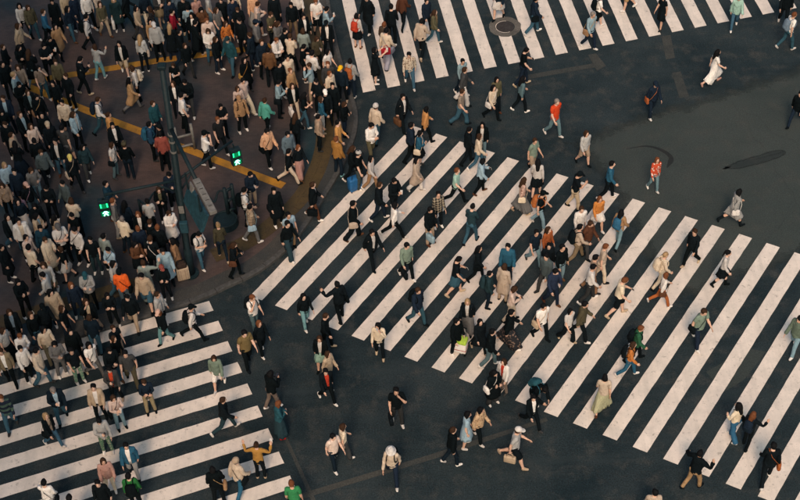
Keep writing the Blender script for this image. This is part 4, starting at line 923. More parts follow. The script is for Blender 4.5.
PEOPLE = '''
19.5 5 SE w l.wh p.bk lk
27 7 SE w j.ol p.dn ld
42 12 E w l.bl p.bk sd
54.6 26.5 SE w c.tn p.bk lk
48.7 38 SE p j.bk p.dg sk ph
43 45 SE p t.bk p.bk sk ph
2 47 E s j.bk p.bk sd
18 47 SE f l.bk p.dg lk
52 1 S s c.bk p.bk sk
64 -5 SE w j.be p.bk sd
71 -3 SE s j.nv p.nv sk
84.5 17 E w l.wh p.bk sk bp.bk
84.5 -4 SE w l.wh p.bk sk
96 -6 W w l.cr p.tp sd
94.5 47.5 NE u l.lg p.tq bd sh.wh aR
78 60 E q o.bk.wh p.bk sk ph
114 -1 S s c.dt p.bk ly hb.wh
123 -4 E W j.bk p.bk sk
143 -4 SE w j.nv p.cr sk
150 9 W w l.fl p.bk ld
154 25 S s j.lg p.bk sk cap.wh
119 43 S w o.bk.wh s.be bk
139.6 38 N s l.lg p.bk ly sb.cr
168 2 SE s j.nv p.bk sk
171 11.5 E s l.rd p.bk sk
169 27 N s c.bk p.nv ly
178 32 E w j.bk p.nv sk
184.5 45 SE w j.bk p.dg bd
187 8 N s l.lb p.bk sk
183 -1 S s j.bk p.bk sd
195 -1 SE s l.pk p.nv sd
193.6 23 E w c.bk p.bk sk
173 64 S p d.bk - bd ph
207 -4 E s t.lg p.ld sk
216 10 SE s t.gy p.dn ld
221 0 S s j.bk p.bk sk
231 0 SE s j.nv p.bk sk
225 23 SE w l.of w.be ld
240 20 SW s j.bk p.bk sk
255 23 E u j.gy p.bk sk cap.nv ph aL
252 -4 S s j.pe m.lg ld
250 35 W s j.nv p.nv sd
228 39 SW w j.tl p.dn sk cap.dt
261 42 SE s j.nv p.bk sd
268 51 N s j.br p.bk sk
244 60 SE s c.bk p.bk lk sb.mu
273 -3 S s c.bk p.bk sk
291 4.5 S w j.bk p.kh sk
284 30 SE w c.bk p.dn sk
302.6 16 SE s o.bk.wh p.bk sk
302 47 E p t.bk p.bk sk ph
311 54 NE s l.wh p.bk sk
315.6 38 SE q j.ol p.bk bd ph
310 66 W h l.lb p.be sd
316 -3 E w j.wh p.dn sd
325 10 E q l.lb p.dn sk ph
326.6 23 S s o.bk.wh p.bk sk cap.bk
356 16 NE s l.wh k.bk bk bp.rd
391 8 N w l.bk p.bk sk
384 25 NE s j.db p.bk sr
385.5 32 NE w l.cr w.lv sk sb.lv
367 -3 SW w c.bk p.bk sk
402 -4 NE W j.br p.bk sk
374 50 E r d.bk - bk hb.rd sh.wh ph
409 53.5 S w l.fc p.dn sk sh.wh
421 22 NE W o.cr.br p.bk sk
434 12 E w o.ol.tn p.dn ld
426 1 SE w j.nv p.bk sk
462 61 SE w l.lb p.nv sk
463.7 70 E w j.dg w.wh sd
461 91 E w t.tp w.dn sd
341 68.5 S s j.nv p.bk sk cap.yl
350 62 NE s j.lg p.nv sk bp.oc
332 86 S s c.bk p.bk sk
343 104 E f j.bk p.nv bd
317 81 SW f j.bk p.bk sk
321 98 E s l.bl p.lg bd
317.5 117 E s j.be p.bk sk
325 93 S s l.bk p.bk sk cap.wh
375 108 NE w j.cr p.dn sd beanie.wh
370 124.5 SE q l.wh p.ol sk ph
402 96 SE w o.bk.wh p.bk sk hb.br
425 109 E w j.ot p.bk bk
496.5 79.5 SE w j.ol p.bk lk
493 87 SE w l.cr p.bk lk sb.wh
499 -15 SW w j.nv k.wh sk
535 -1 E w j.nv p.dn sk sb.bk
524 50 E q t.bk p.nv sk ph
522 79 E w l.gt p.bk lk sh.wh
592 14 SE w l.lb p.nv sg sb.tn sh.wh
600 -4 E w t.wh s.bk sk bp.bk
631 -25 W w l.tn s.tn sd
664 -3 SW w d.bk - lk
739 -3 S w j.mi p.dn sk sh.wh
789 -9 S w j.bk p.bk sk sh.wh
793 15 E w t.wh p.dn sr bp.gb sh.wh
717 52 E W e.wh - lk sh.pk
655 84 SE w j.nv p.nv sk sb.oc sh.wh cap.nv
801 93 SW W j.bk p.nv sk
556 101 SE w t.og p.ld sg sh.wh
586 133 SE w l.lg s.be bd
534 140 SE w t.sg s.be sd
538 163 N w l.wh k.bk lk
523 180 E w l.fp m.gy ld sb.cr
577 175 E q t.bk p.be sk cap.bk ph
611 164 E w l.bl p.bk sk
657 160 SE w l.rw p.ld lr sh.wh
738 192 E W c.lg - bk sb.wh bt
337 123 E s l.ot p.gy sk
336 140 NE s j.mu p.nv sr sh.tq
351 148 E w j.bk p.bk ld
361 154 E s t.bk w.sl sk cap.bw
367 158 E w l.wh p.tn bk
352 204 E w l.bk w.bk sk sb.cr
311.7 185 E w o.bk.wh p.br sd hb.bk
378 185 E w j.bk p.nv sd
393 180 SE q j.bk p.bk sk ph
393.6 205 E W l.wh p.bk bk
371 231 SE W o.bk.wh p.bk sk
411 126.5 E w j.nv p.bk sk
418 132.5 E f l.bl k.bk bk sb.cr
416 160 E w c.cr w.wh lk
468 130 E w j.bk p.bk sk
478.6 136 E w j.cr p.dn bd
482.5 124.5 S w o.bk.wh p.gt lk
481 161.6 E q j.lb p.bk bk ph
456 170 E W t.mi p.bk sr
437.7 194 SE s l.pl p.bk sk sh.wh
429 209 SE s j.bk p.be sk hb.lb
471.5 208 NE q l.dt p.dn sk ph
541.6 193.6 E w t.bk p.ld sk bp.oc cap.bk
599.5 198 SE w l.oc k.wh br
581 208.6 SE w l.wh p.lg sd
579 227 E W l.cr p.kh sk bp.bk
537 231 SE w t.nv p.ld sk
547 229.6 SE s l.oc p.bk ld
621 212.5 NE w j.tn p.ld lk bp.bl
695.5 231 SW w l.bk p.bk sd
727 253 E w l.wh k.bk pk bt
664 255.5 E w l.cr p.cr ny bp.cr
665 275 E W l.wh p.oc br sb.br
621.5 280 E q t.cr s.bk sr ph sh.be
594 259 E w l.be p.tn sk
592 266 E w l.wh p.dg sk
508 246.5 S s j.bl p.nv sk
547 256 SW w j.sl p.dg sk
561.5 247 SE s l.bk p.ld sk
554 270.5 SE q j.nw p.nv sk ph
504 267 NE s c.cr p.be bd
512 289 E q l.pw p.cr bd ph
406 244.5 SE w l.sg p.bk sk hb.bk
456 259.5 E q t.bk k.dn sk ph sh.be
478 248 E w l.bk p.bk lk sb.bk
489 274 E s j.dt p.nv sk bp.dt
417 289.5 SE w j.nv p.dn sd bp.bk
467.6 300.5 S w o.bk.wh m.gy by
491 332 E w j.bk p.gt sk
510 312 E w j.bk m.fl sk
543 306 SE w t.wh p.bk sk sb.be
572 310 SE w t.wh w.bk bk sh.be
581 304 E w j.ol p.bk sk sh.wh
639 328 E w j.gd p.bk sr bp.bk
632 344 E w l.oc p.bl bd bp.bk sh.wh
702.7 310 SE w t.sg p.nv sd sb.bk sh.wh
605 378 N w t.cr m.ms bk
504.5 361.5 SW s o.wh.rd p.tp ld
493.6 372 SE f c.bk w.dg lk sb.wh
543 388 SE b j.bk s.gy sk bp.tl sh.wh
533 396 SE W o.bk.wh p.bk sk ph
468 414 E s d.lb - bk sh.wh
478 410 SE w j.bt p.bk bk sh.wh
452 431 E w j.bk p.nv sd
516 430 E W t.lg s.bk sd cap.wh hb.be sh.be
391 449 S W l.cr p.nv sd bucket.wh bp.bk sh.wh
332 435.5 SE w t.pw p.nv sk sh.wh
341.6 427 E w t.cr w.dg bd sh.wh
396 390 S h t.bk p.dg sk hb.bk
325 370 SE w o.bk.rd p.bk sk sh.wh
327 354 SE w j.be p.be bd
319.5 338 S w o.bk.wh k.mi bd
324 316 E w l.bk p.bk sd
337.7 285.5 NW u j.bk p.bk sk sb.bk ph aL
378 325 S h l.cr p.bk bk ph sh.be
303 296 SE w l.bk p.tq lk
251 297 SE h t.wh p.gt sr bp.bk
258.5 323 SE w l.bk p.bk br sh.wh
243.5 332.5 SE w t.ob p.bk sk
213.7 357 S w j.sg s.wh bd
269 375.6 NE q j.bk p.tp bk cam
277 404 E f j.tl m.dt br sh.rd
221 400 E W j.bk p.dt sd sh.wh
256 446 N g l.mu p.bk ud ph
235 462 NE w j.cr p.bl sg beanie.be sb.bk
213 470 N s j.bk p.bk sk sb.tn
292 485 N s t.gn p.bk sr
128.6 477 N s l.gn p.bk sk bp.bk
126 445 S w o.bl.wh p.lg sk
103 461 S s j.pk p.cr bd
98 482 S s l.bk p.bk sk
43.5 484.5 N h l.wh p.lg sk sb.bk
69.5 499 N s l.cr p.bk sk
98.5 419.5 S p j.lg p.gf sk ph
113 397 SE p l.pw p.ld bd sb.bk ph
143.5 381 S f l.nv p.kh sd
109 368.5 S p o.dg.rd p.bk sk ph
125 352 S w t.dg p.ol sk
113 338 SE s l.bk p.kh bd
113 328 SE s t.bk p.be sd
159 311.5 SW w o.bk.bk p.tq lr cap.pk
189.7 307.5 E W l.wh p.bk sk bp.bk cap.bk
127.5 296.5 S w j.bk p.be sk
107 294.6 S f l.bk p.bk bk
119 272.5 N s j.og p.gb sk sb.bk cap.bk
143 264 N u l.gg w.gg sd aR
161 267.5 S f j.bk p.bk sd cap.rp sh.wh
173 241 W s c.tn w.be lk
84.5 274 S f j.lg p.bk sk cap.tl sb.nv
71 284 S s l.nv p.nv lr
86 301.5 S h o.bk.be m.be ld
43.5 275 W s l.lg p.bk sk
17 281 SE f j.bk p.bk sk
1 247 E s c.bk p.bk sk
41.6 306 SE w j.bk p.bk sk cap.bk
9 311 S s o.bk.gb p.bk ld
30.5 314.5 SE w l.bk p.dn sd
70 331 S s j.bk p.bk sk
89 318.5 N s j.nv p.dn sd
71 350 SE s t.bk p.gf sk
88 344 SE w t.wh p.gy lk sb.bk
34.5 351 E w j.cr p.dn sk
1 351 S w o.kh.wh p.bk sd
52.7 388 S q o.nv.lb p.dn sg ph
45 415 SE w o.bk.be p.dn ly sb.bk
1 397 S w l.ng p.dn sr
93 387 S s o.be.wh p.bk sk
4 165 SE s j.lb p.bk by
2 185 S s j.be p.bk ld sb.tn
17.5 201 S w l.nv m.wh lk sb.bk
25 184 SE w j.bk p.gb ld cap.pk sb.pu
46 187 S f j.bk p.bk sk
40 151 SE w j.sl p.bk sd
63 183 SW s j.sl p.bk sk
72 215 SW s t.bk p.bk sk
57 226 SE f t.wh p.bk sg cap.gy sb.nv
75 229.5 SW s l.wh p.bk sk sb.bk
40 228 S s j.bb p.bb sk
90 239 S s t.bk p.dt sk
61 249 W w t.bk k.lg bd
108.5 249 SW f l.lb p.bk sk sb.bk
103 237 NE s l.gg p.bk sk
121.5 219.5 NE s j.cr p.nv sg
137.7 229 N s j.nv p.nv sr
156 227.5 N s j.bk p.bk sr
149.4 223.5 NE s t.bk p.bk sd
149.5 239.5 N s t.bk p.bk sd sb.wh
138 213.5 S s o.bk.wh p.nv lr
147 202 N s t.lg p.bk sk
121.5 203.5 NE s l.nv p.nv lk
114 201.5 E s l.gy p.lg sr
159 189 S f o.bk.ol p.bk ld
105 184 E s j.bb p.bk sk
124 145 N s l.bk p.nv sd cap.ol
110.4 145 E s t.wh p.gt bd sb.bk
112 125 SE s o.bk.wh p.bk sk
108 115 E s j.ot p.ol sd
152 103.5 SE s j.tl p.nv sd
150.7 125 E s j.bb p.bk sk bp.bl
157 127 W s j.bk p.bk sk cap.bk
160 135 N s j.rp p.bk sk
169 173.5 S p j.nv p.bk sk ph
133 68 W s l.wh p.bk bd bp.fc
128 80 E W c.tn p.gy lk
173 83.5 S s o.bk.wh p.bk ld
185 80.5 S q j.bk p.dg sk sb.bk ph sh.wh
180 95.5 E s t.wh p.bk sk
38 67.5 SE h t.tp p.dn bk ph
18 67 S s l.tp p.bk ld
13 75 E s l.lb p.gy sy
18 84 SE p j.bk p.bk sk ph
53 82.5 S s l.bk p.bk bk
65.7 76 SW s j.bk p.bk sd
28 92.5 SE s o.bk.lb p.bk bd
35 96 SE s j.bk p.bk sk sb.tn
3 98.5 S s o.nv.lb p.nv sd
20 114 SE s o.bk.lb p.bk sd
41.6 115 SE s j.bk p.bk sk
62 102.5 S s j.cr s.bk sk bt
96 99.5 E w l.wh p.dn sd bp.nv
2 64 SE s j.bk p.bk sk
55.5 62 S s j.ol p.bk sd
11 135.5 E s j.be p.bk sd
31 126 SE s l.pw p.bk ld
34.5 141.5 N s j.bk p.bk sk
47.5 125 SE s j.bk p.bk sr cap.be
55 141.5 S s o.bk.wh p.dn sk
69.5 157 SE w l.bk p.bk sy cap.ye sb.cr
82 147 SE w j.dt p.dg lk sh.wh
5 124 S s j.bk p.bk sd
241.6 80 SE W l.pw w.cr sk
237.7 87.5 SE s l.pw p.cr bd
239 98 SE s j.tn p.bk sr cap.tn bp.bk sh.wh
263.7 101 NE w j.tu p.bk sd
277 82.5 E p l.lb p.bk sk sb.bk ph
292 85.5 SE w o.bk.wh p.cr ld hb.wh sh.wh
220 106 SE f t.bk p.bk sk
217 119 SE w t.bp p.bk sr
278.6 64 SE s j.bk p.bk sk ph sh.wh
203 134 E h t.wh p.bk sk cap.bk sh.wh ph
266 131 SE w j.pe p.bk sk sb.bk sh.wh
287 134 SE s j.gb p.gy sk
294.5 147.5 SE w l.bk m.pk br
290 150 E W l.bk p.cr sk
249 173.5 SE p j.nv p.be sk ph
243.5 190.5 E s t.wh p.bk sk bp.bk
249 207.5 E w j.ch p.gy sk sb.lb sh.wh
273.5 190 SE s c.bk p.bk sk sb.bk sh.wh
286.5 222.5 SE w l.bk w.dt sk
288 215 SE s t.lb p.tn sk
232 245 E q j.bk p.bk ld sb.br bt ph
218 225.5 N w l.do p.nv uy
197 233.5 SE q t.wh p.dn sk bp.bk sh.wh ph
739 406.5 NW u l.cr w.bl lk sb.bk aL
753 415.5 NE u l.bk p.bk lr bp.nv aR
699 454.5 NE v j.bk p.kt sk
774 447 N w l.bk p.bk sk sb.oc sh.wh
655 494 N w l.cr p.bk sk
801 318 SW w j.sg p.ld sk sh.wh
456 321 SE s j.bk p.bk sk
549 246 SE s j.bk p.bk sk
589 223 SE w j.br p.dg sd
480 321 SE w c.bk p.bk lk
604 247 E w t.cr p.cr sr
'''
def fast_mesh(name, v, f, mats, mi=None):
    me = bpy.data.meshes.new(name); nf = len(f)
    me.vertices.add(len(v)); me.vertices.foreach_set('co', np.ascontiguousarray(v, dtype=np.float32).ravel())
    me.loops.add(nf * 3); me.loops.foreach_set('vertex_index', np.ascontiguousarray(f, dtype=np.int32).ravel())
    me.polygons.add(nf); me.polygons.foreach_set('loop_start', np.arange(0, nf * 3, 3, dtype=np.int32))
    me.polygons.foreach_set('use_smooth', np.ones(nf, dtype=bool))
    for m in mats: me.materials.append(m)
    if mi is not None and mi.any(): me.polygons.foreach_set('material_index', mi.astype(np.int32))
    me.update(calc_edges=True); return me
def part(name, me, parent):
    o = bpy.data.objects.new(name, me); COL.objects.link(o); o.parent = parent; return o

class Person: pass
folk = []
for line in PEOPLE.strip().splitlines():
    w = line.split(); p = Person(); p.x, p.y = float(w[0]), float(w[1]); p.face = w[2]; p.pose = w[3]
    p.top = w[4].split('.'); p.bot = w[5].split('.') if w[5] != '-' else None; p.hair = w[6]; p.ex = {}
    for e in w[7:]:
        k, _, v = e.partition('.'); p.ex[k] = v or True
    folk.append(p)
on_pave = [np.array(q) for q in list(inner) + far]
def inside(pt, poly):
    c = False; n = len(poly)
    for i in range(n):
        a, b = poly[i], poly[i - 1]
        if (a[1] > pt[1]) != (b[1] > pt[1]) and pt[0] < (b[0] - a[0]) * (pt[1] - a[1]) / (b[1] - a[1]) + a[0]: c = not c
    return c
# place everyone from the head pixel, then ease apart those that would stand in one another
for i, p in enumerate(folk):
    rg = p.rg = random.Random(1000 + i * 7)
    p.h = rg.uniform(1.59, 1.74) if p.hair[0] == 's' else rg.uniform(1.53, 1.65)
    g = P(p.x, p.y, p.h * .935)[:2]; p.base = PZ if inside(g, on_pave) else 0.0
    p.g = P(p.x, p.y, p.base + p.h * .935 * (.97 if p.pose in 'W' else .99 if p.pose in 'wq' else 1.0) * (.86 if p.pose == 'b' else 1))[:2]
    if p.pose == 'b': p.g = p.g - .3 * np.array([math.cos(heading(p.x, p.y, DIR[p.face])), math.sin(heading(p.x, p.y, DIR[p.face]))])
for _ in range(14):
    for i, a in enumerate(folk):
        for b in folk[:i]:
            d = a.g - b.g; L = math.hypot(*d)
            if 1e-6 < L < .40:
                s_ = (.41 - L) * .25 * d / L; a.g = a.g + s_; b.g = b.g - s_

# the plainest, hardest to pick apart on the packed pavement belong to the mass of the crowd
mass = [p for p in folk if p.base > 0 and p.pose == 's' and p.top == ['j', 'bk'] and p.bot == ['p', 'bk'] and not p.ex]
folk = [p for p in folk if p not in mass]
# ---- labels that single each person out: clothes first, then pose, then a well-marked neighbour
POSEW = dict(w='walking', W='striding', s='standing', p='standing', q='walking', h='hand raised to face', u='with one arm raised', v='with both arms flung up', r='with both arms stretched out', f='with hands together', b='bending forward', g='with both hands raised')
def zone_of(p):
    if p.base > 0: return 'on the pavement'
    g = p.g
    def lat(o, u, v):
        k = np.linalg.solve(np.stack([u, v], 1), g - o); return k
    k = lat(A0, UU, B0 - A0)
    if .6 < k[0] and -.03 < k[1] < 1.03: return 'on the diagonal crossing'
    k = lat(C0, VV, wl_ * 13)
    if -.6 < k[0] and -.04 < k[1]: return 'on the lower left crossing'
    k = lat(D0, TT, ql_ * 7.5)
    if -.6 < k[0] and -.04 < k[1]: return 'on the top crossing'
    return 'on bare asphalt'
def clothes(p):
    t = words_of(p.top[1]) + ' ' + TOPW[p.top[0]]
    if p.top[0] == 'o': t += ' over ' + words_of(p.top[2])
    s = 'person in ' + t
    if p.bot: s += ' and ' + words_of(p.bot[1]) + ' ' + BOTW[p.bot[0]]
    return s
def hat_of(p):
    for k in HATW:
        if k in p.ex: return words_of(p.ex[k]) + ' ' + HATW[k]
    return None
from collections import Counter
for p in folk:
    p.zone = zone_of(p); p.hat = hat_of(p); p.c0 = clothes(p)
    p.short = (words_of(p.top[1]) + ' ' + TOPW[p.top[0]])
n_short = Counter(p.short for p in folk)
ANCH = [(p.short, p) for p in folk if n_short[p.short] == 1 and 0 < p.x < 800 and 0 < p.y < 500]
ANCH += [(q.hat, q) for q in folk if q.hat and Counter(r.hat for r in folk)[q.hat] == 1 and 0 < q.y and n_short[q.short] != 1]
def uniq(get):
    c = Counter(get(p) for p in folk if not p.label)
    for p in folk:
        if not p.label and c[get(p)] == 1: p.label = get(p)
for p in folk: p.label = None; p.c1 = p.c0 + (' with ' + p.hat if p.hat else '')
uniq(lambda p: p.c0 if not p.hat else p.c1)
uniq(lambda p: p.c1 + ', ' + p.zone)
uniq(lambda p: p.c1 + ', ' + POSEW[p.pose] + ' ' + p.zone)
taken = {p.label for p in folk if p.label}
# the rest are named by the nearest well-marked neighbour
def side(p, q):
    dx, dy = p.x - q.x, p.y - q.y
    if abs(dx) > abs(dy): return 'left of' if dx < 0 else 'right of'
    return 'just behind' if dy < 0 else 'just in front of'
for p in folk:
    if p.label: continue
    opts = sorted(((math.hypot(p.x - q.x, p.y - q.y), s_, q) for s_, q in ANCH if q is not p), key=lambda t: t[0])[:40]
    same = [r for r in folk if r is not p and r.c1 == p.c1]
    for dist, s_, q in opts:
        sd_ = side(p, q)
        if any(side(r, q) == sd_ and math.hypot(r.x - q.x, r.y - q.y) < dist * 1.15 for r in same): continue
        for lab in (f'{p.c1}, {sd_} the person in {s_}', f'{p.c0}, {sd_} the person in {s_}', f'{p.c1}, {sd_} the {s_}', f'{p.c0}, {sd_} the {s_}'):
            if lab not in taken and len(lab.split()) <= 16: p.label = lab; break
        if p.label: break
    if not p.label:
        for (d1, s1, q1) in opts[:8]:
            for (d2, s2, q2) in opts[:14]:
                if (p.x - q1.x) * (p.x - q2.x) + (p.y - q1.y) * (p.y - q2.y) >= 0: continue
                lab = f'{p.c0}, between the {s1} and the {s2}'
                if lab not in taken and len(lab.split()) <= 16: p.label = lab; break
            if p.label: break
    if not p.label: p.label = f'{p.c0}, {POSEW[p.pose]} near the edge of the picture'
    taken.add(p.label)

SHOEC = ['bk'] * 6 + ['wh'] * 5 + ['dg'] * 2 + ['be'] + ['br']
bag_todo = []
for i, p in enumerate(folk):
    rg = p.rg; yaw = heading(p.x, p.y, DIR[p.face] + rg.uniform(-14, 14)) - math.pi / 2
    root = empty('person', (p.g[0], p.g[1], p.base), yaw); tag(root, p.label, 'person', 'people at the scramble crossing')
    ps = pose_of(p.pose, rg, 'R' if 'aL' in p.ex else 'L' if 'aR' in p.ex else None); R, Q = skeleton(ps); sc = p.h / 1.70
    wide = rg.uniform(.87, .98) if p.hair[0] in 'sn' else rg.uniform(.83, .93); S = np.array([sc * wide, sc * wide, sc])
    boots = 'bt' in p.ex; sk = 'boot' if boots else 'shoe'
    sh = {sd: bend_mesh(TEMPL[sk + sd], R, Q, S) for sd in 'LR'}
    drop = min(v[:, 2].min() for v in sh.values()) - .004
    S0 = np.array([0, 0, drop])
    put = lambda key, extra=S0: bend_mesh(TEMPL[key], R, Q, S) - extra
    def wear(name, key, mats):
        t = TEMPL[key]; v = sh[key[-1]] - S0 if key[:-1] == sk else put(key)
        return part(name, fast_mesh(name, v, t.f, mats, t.mi), root)
    TEMPL['worn_body'] = body_under(tk := p.top[0], p.bot[0] if p.bot else None); wear('body', 'worn_body', [SKIN[i % 3], M_EYE, M_LIP])
    hs = p.hair; hk = 'hair_' + hs[0]
    wear('hair', hk, [HAIRC[hs[1]]])
    for k in HATW:
        if k in p.ex: wear({'cap': 'cap', 'bucket': 'bucket_hat', 'beanie': 'beanie'}[k], k, [cloth(p.ex[k])])
    tk = p.top[0]
    if tk == 'o': wear('t_shirt', 'ti', [cloth(p.top[2])])
    wear(TOPN[tk], tk, [cloth(p.top[1])])
    if p.bot: wear(BOTN[p.bot[0]], p.bot[0], [cloth(p.bot[1])])
    sc_ = p.ex.get('sh') or rg.choice(SHOEC)
    if boots: sc_ = 'bk'
    for sd in 'LR': wear('boot' if boots else 'shoe', sk + sd, [cloth(sc_)])
    p.root = root; p.R, p.Q, p.S, p.S0, p.yaw, p.ps = R, Q, S, S0, yaw, ps
def world_pt(p, local):
    c, s = math.cos(p.yaw), math.sin(p.yaw); l = np.asarray(local)
    return np.array([p.g[0] + c * l[0] - s * l[1], p.g[1] + s * l[0] + c * l[1], p.base + l[2]])

# ---- bags, phones and cases: things of their own, carried by the people
short_n = Counter(p.c0 for p in folk)
def bag_label(what, verb, p, limit=16):
    s = p.label.replace('person in ', '', 1)
    lab = f'{what} {verb} person in {s}'
    if len(lab.split()) > limit:
        s = p.label.replace('person in ', '', 1).replace(' and ', ', ').replace(' the ', ' ')
        lab = f'{what} {verb} {s}'
    if len(lab.split()) > limit:
        if ',' in p.label:
            lab = f'{what} {verb} {p.short} person' + p.label[p.label.index(','):]
    return ' '.join(lab.split()[:limit])
def bag_part(name, key, p, mat, root):
    t = TEMPL[key]; v = bend_mesh(t, p.R, p.Q, p.S) - p.S0
    return part(name, fast_mesh(name, v, t.f, [mat]), root)
for p in folk:
    at = (p.g[0], p.g[1], p.base)
    if 'bp' in p.ex:
        r = empty('backpack', at, p.yaw); tag(r, bag_label(words_of(p.ex['bp']) + ' backpack', 'worn by', p), 'backpack', 'backpacks')
        m = cloth(p.ex['bp']); bag_part('pack', 'pack', p, m, r); bag_part('pocket', 'pocket', p, m, r); bag_part('strap', 'strapL', p, m, r); bag_part('strap', 'strapR', p, m, r)
    if 'sb' in p.ex:
        r = empty('shoulder_bag', at, p.yaw); tag(r, bag_label(words_of(p.ex['sb']) + ' shoulder bag', 'on', p), 'bag', 'shoulder bags')
        m = cloth(p.ex['sb']); bag_part('pouch', 'bag', p, m, r); bag_part('strap', 'bag_strap', p, m, r)
    hand = p.ps.get('hand', 'R'); hd = lambda sd, d: (p.Q['ha' + sd] + p.R['ha' + sd] @ (np.array([(1 if sd == 'L' else -1) * S45, 0, -S45]) * d)) * p.S - p.S0
    if 'hb' in p.ex:
        sd = 'L' if hand == 'R' else 'R'; h_ = world_pt(p, hd(sd, .08))
        r = empty('hand_bag', (h_[0], h_[1], h_[2]), p.yaw); tag(r, bag_label(words_of(p.ex['hb']) + ' hand bag', 'held by', p), 'bag', 'hand bags')
        m = cloth(p.ex['hb']); big = p.ex['hb'] == 'wh'; hh = .36 if big else .27
        hh = min(hh, max(.16, h_[2] - p.base - .2))
        bm = bmesh.new(); bm_box(bm, (0, 0, -.14 - hh / 2), (.11, .34, hh), None, .03); bm_obj('bag_body', bm, m, r, True)
        for sx in (-1, 1):
            bm = bmesh.new(); bm_tube(bm, [(sx * .03, -.1, -.15), (sx * .015, -.06, -.04), (0, 0, 0), (sx * .015, .06, -.04), (sx * .03, .1, -.15)], .009, 6); bm_obj('handle', bm, m, r, True)
    if 'ph' in p.ex or 'cam' in p.ex:
        h_ = hd(hand, .12); R_ = p.R['ha' + hand]
        nm = 'camera' if 'cam' in p.ex else 'smartphone'
        r = empty('photo_camera' if nm == 'camera' else nm, world_pt(p, h_), p.yaw); tag(r, bag_label('black camera' if nm == 'camera' else 'smartphone', 'held by', p), nm, 'phones and cameras in hands')
        sgn = 1 if hand == 'L' else -1; nrm = Vector((R_ @ np.array([-sgn * S45, 0, -S45])).tolist()); rot = nrm.to_track_quat('Y', 'Z').to_matrix()
        bm = bmesh.new()
        if nm == 'camera':
            bm_box(bm, nrm * .04, (.15, .08, .1), rot, .012); bm_obj('camera_body', bm, M_PHONE, r)
            bm = bmesh.new(); bm_tube(bm, [nrm * .04, nrm * .04 + rot @ Vector((0, .12, 0))], .04, 12); bm_obj('lens', bm, M_PHONE, r)
        else:
            bm_box(bm, nrm * .02 + rot @ Vector((0, 0, .03)), (.078, .010, .155), rot, .004); bm_obj('case', bm, M_PHONEW if p.rg.random() < .6 else M_PHONE, r)
            bm = bmesh.new(); bm_box(bm, nrm * .027 + rot @ Vector((0, 0, .03)), (.068, .002, .14), rot); bm_obj('screen', bm, M_PHONE, r)

def suitcase(px, py, w, h, d, mat, mat2, rot, label):
    b = P(px, py, PZ if inside(P(px, py, PZ)[:2], on_pave) else 0)
    r = empty('suitcase', b, rot); tag(r, label, 'suitcase', 'suitcases')
    bm = bmesh.new(); bm_box(bm, (0, 0, .06 + h / 2), (w, d, h), None, .04); shell = bm_obj('shell', bm, mat, r, True)
    for k in range(-2, 3):
        bm = bmesh.new(); bm_box(bm, (k * w * .17, 0, .06 + h / 2), (.018, d + .012, h * .82), None, .004); bm_obj('rib', bm, mat, shell)
    if mat2: bm = bmesh.new(); bm_box(bm, (0, 0, .06 + h + .09), (w * .8, d * .9, .22), None, .05); bm_obj('top_bag', bm, mat2, r, True)
    for sx in (-1, 1):
        bm = bmesh.new(); bm_tube(bm, [(sx * w * .28, -d * .3, .06 + h - .02), (sx * w * .28, -d * .3, .06 + h + .36)], .008, 8); bm_obj('handle_rod', bm, M_STEEL, r)
        for sy in (-1, 1):
            bm = bmesh.new(); bm_tube(bm, [(sx * w * .38 - .012, sy * d * .32, .03), (sx * w * .38 + .012, sy * d * .32, .03)], .03, 12); bm_obj('wheel', bm, cloth('bk'), r)
    bm = bmesh.new(); bm_tube(bm, [(-w * .32, -d * .3, .06 + h + .36), (w * .32, -d * .3, .06 + h + .36)], .014, 8); bm_obj('handle', bm, cloth('bk'), r)

# ---- the rest of the packed crowd, too dense to pick apart: one mass
rc = random.Random(77); spots = [p.g for p in folk + mass]; fill = [(p.x, p.y, p.g) for p in mass]
ZONES = [((0, 96, 78, 250), 15), ((30, 250, 78, 330), 4), ((0, -6, 30, 60), 2), ((60, -10, 330, 20), 12), ((170, 0, 330, 40), 9), ((110, 200, 168, 292), 6), ((285, 30, 340, 120), 7), ((0, 322, 110, 350), 5)]
for (x0, y0, x1, y1), n in ZONES:
    k = 0
    for _ in range(900):
        if k >= n: break
        x, y = rc.uniform(x0, x1), rc.uniform(y0, y1); g = P(x, y, PZ + 1.55)[:2]
        if min(math.hypot(*(g - q)) for q in spots) < .47: continue
        spots.append(g); fill.append((x, y, g)); k += 1
mats, V_, F_, I_, nv = [], [], [], [], 0
def slot(m):
    if m not in mats: mats.append(m)
    return mats.index(m)
TOPC = ['bk'] * 4 + ['nv'] * 2 + ['wh'] * 4 + ['cr', 'be', 'gg'] + ['cr', 'be', 'lg', 'lg', 'gy', 'dg', 'tn', 'ol', 'br', 'sl', 'lb', 'pw', 'gb']
BOTC = ['bk'] * 7 + ['nv'] * 3 + ['dn'] * 4 + ['dg', 'be', 'gy', 'kh', 'ld']
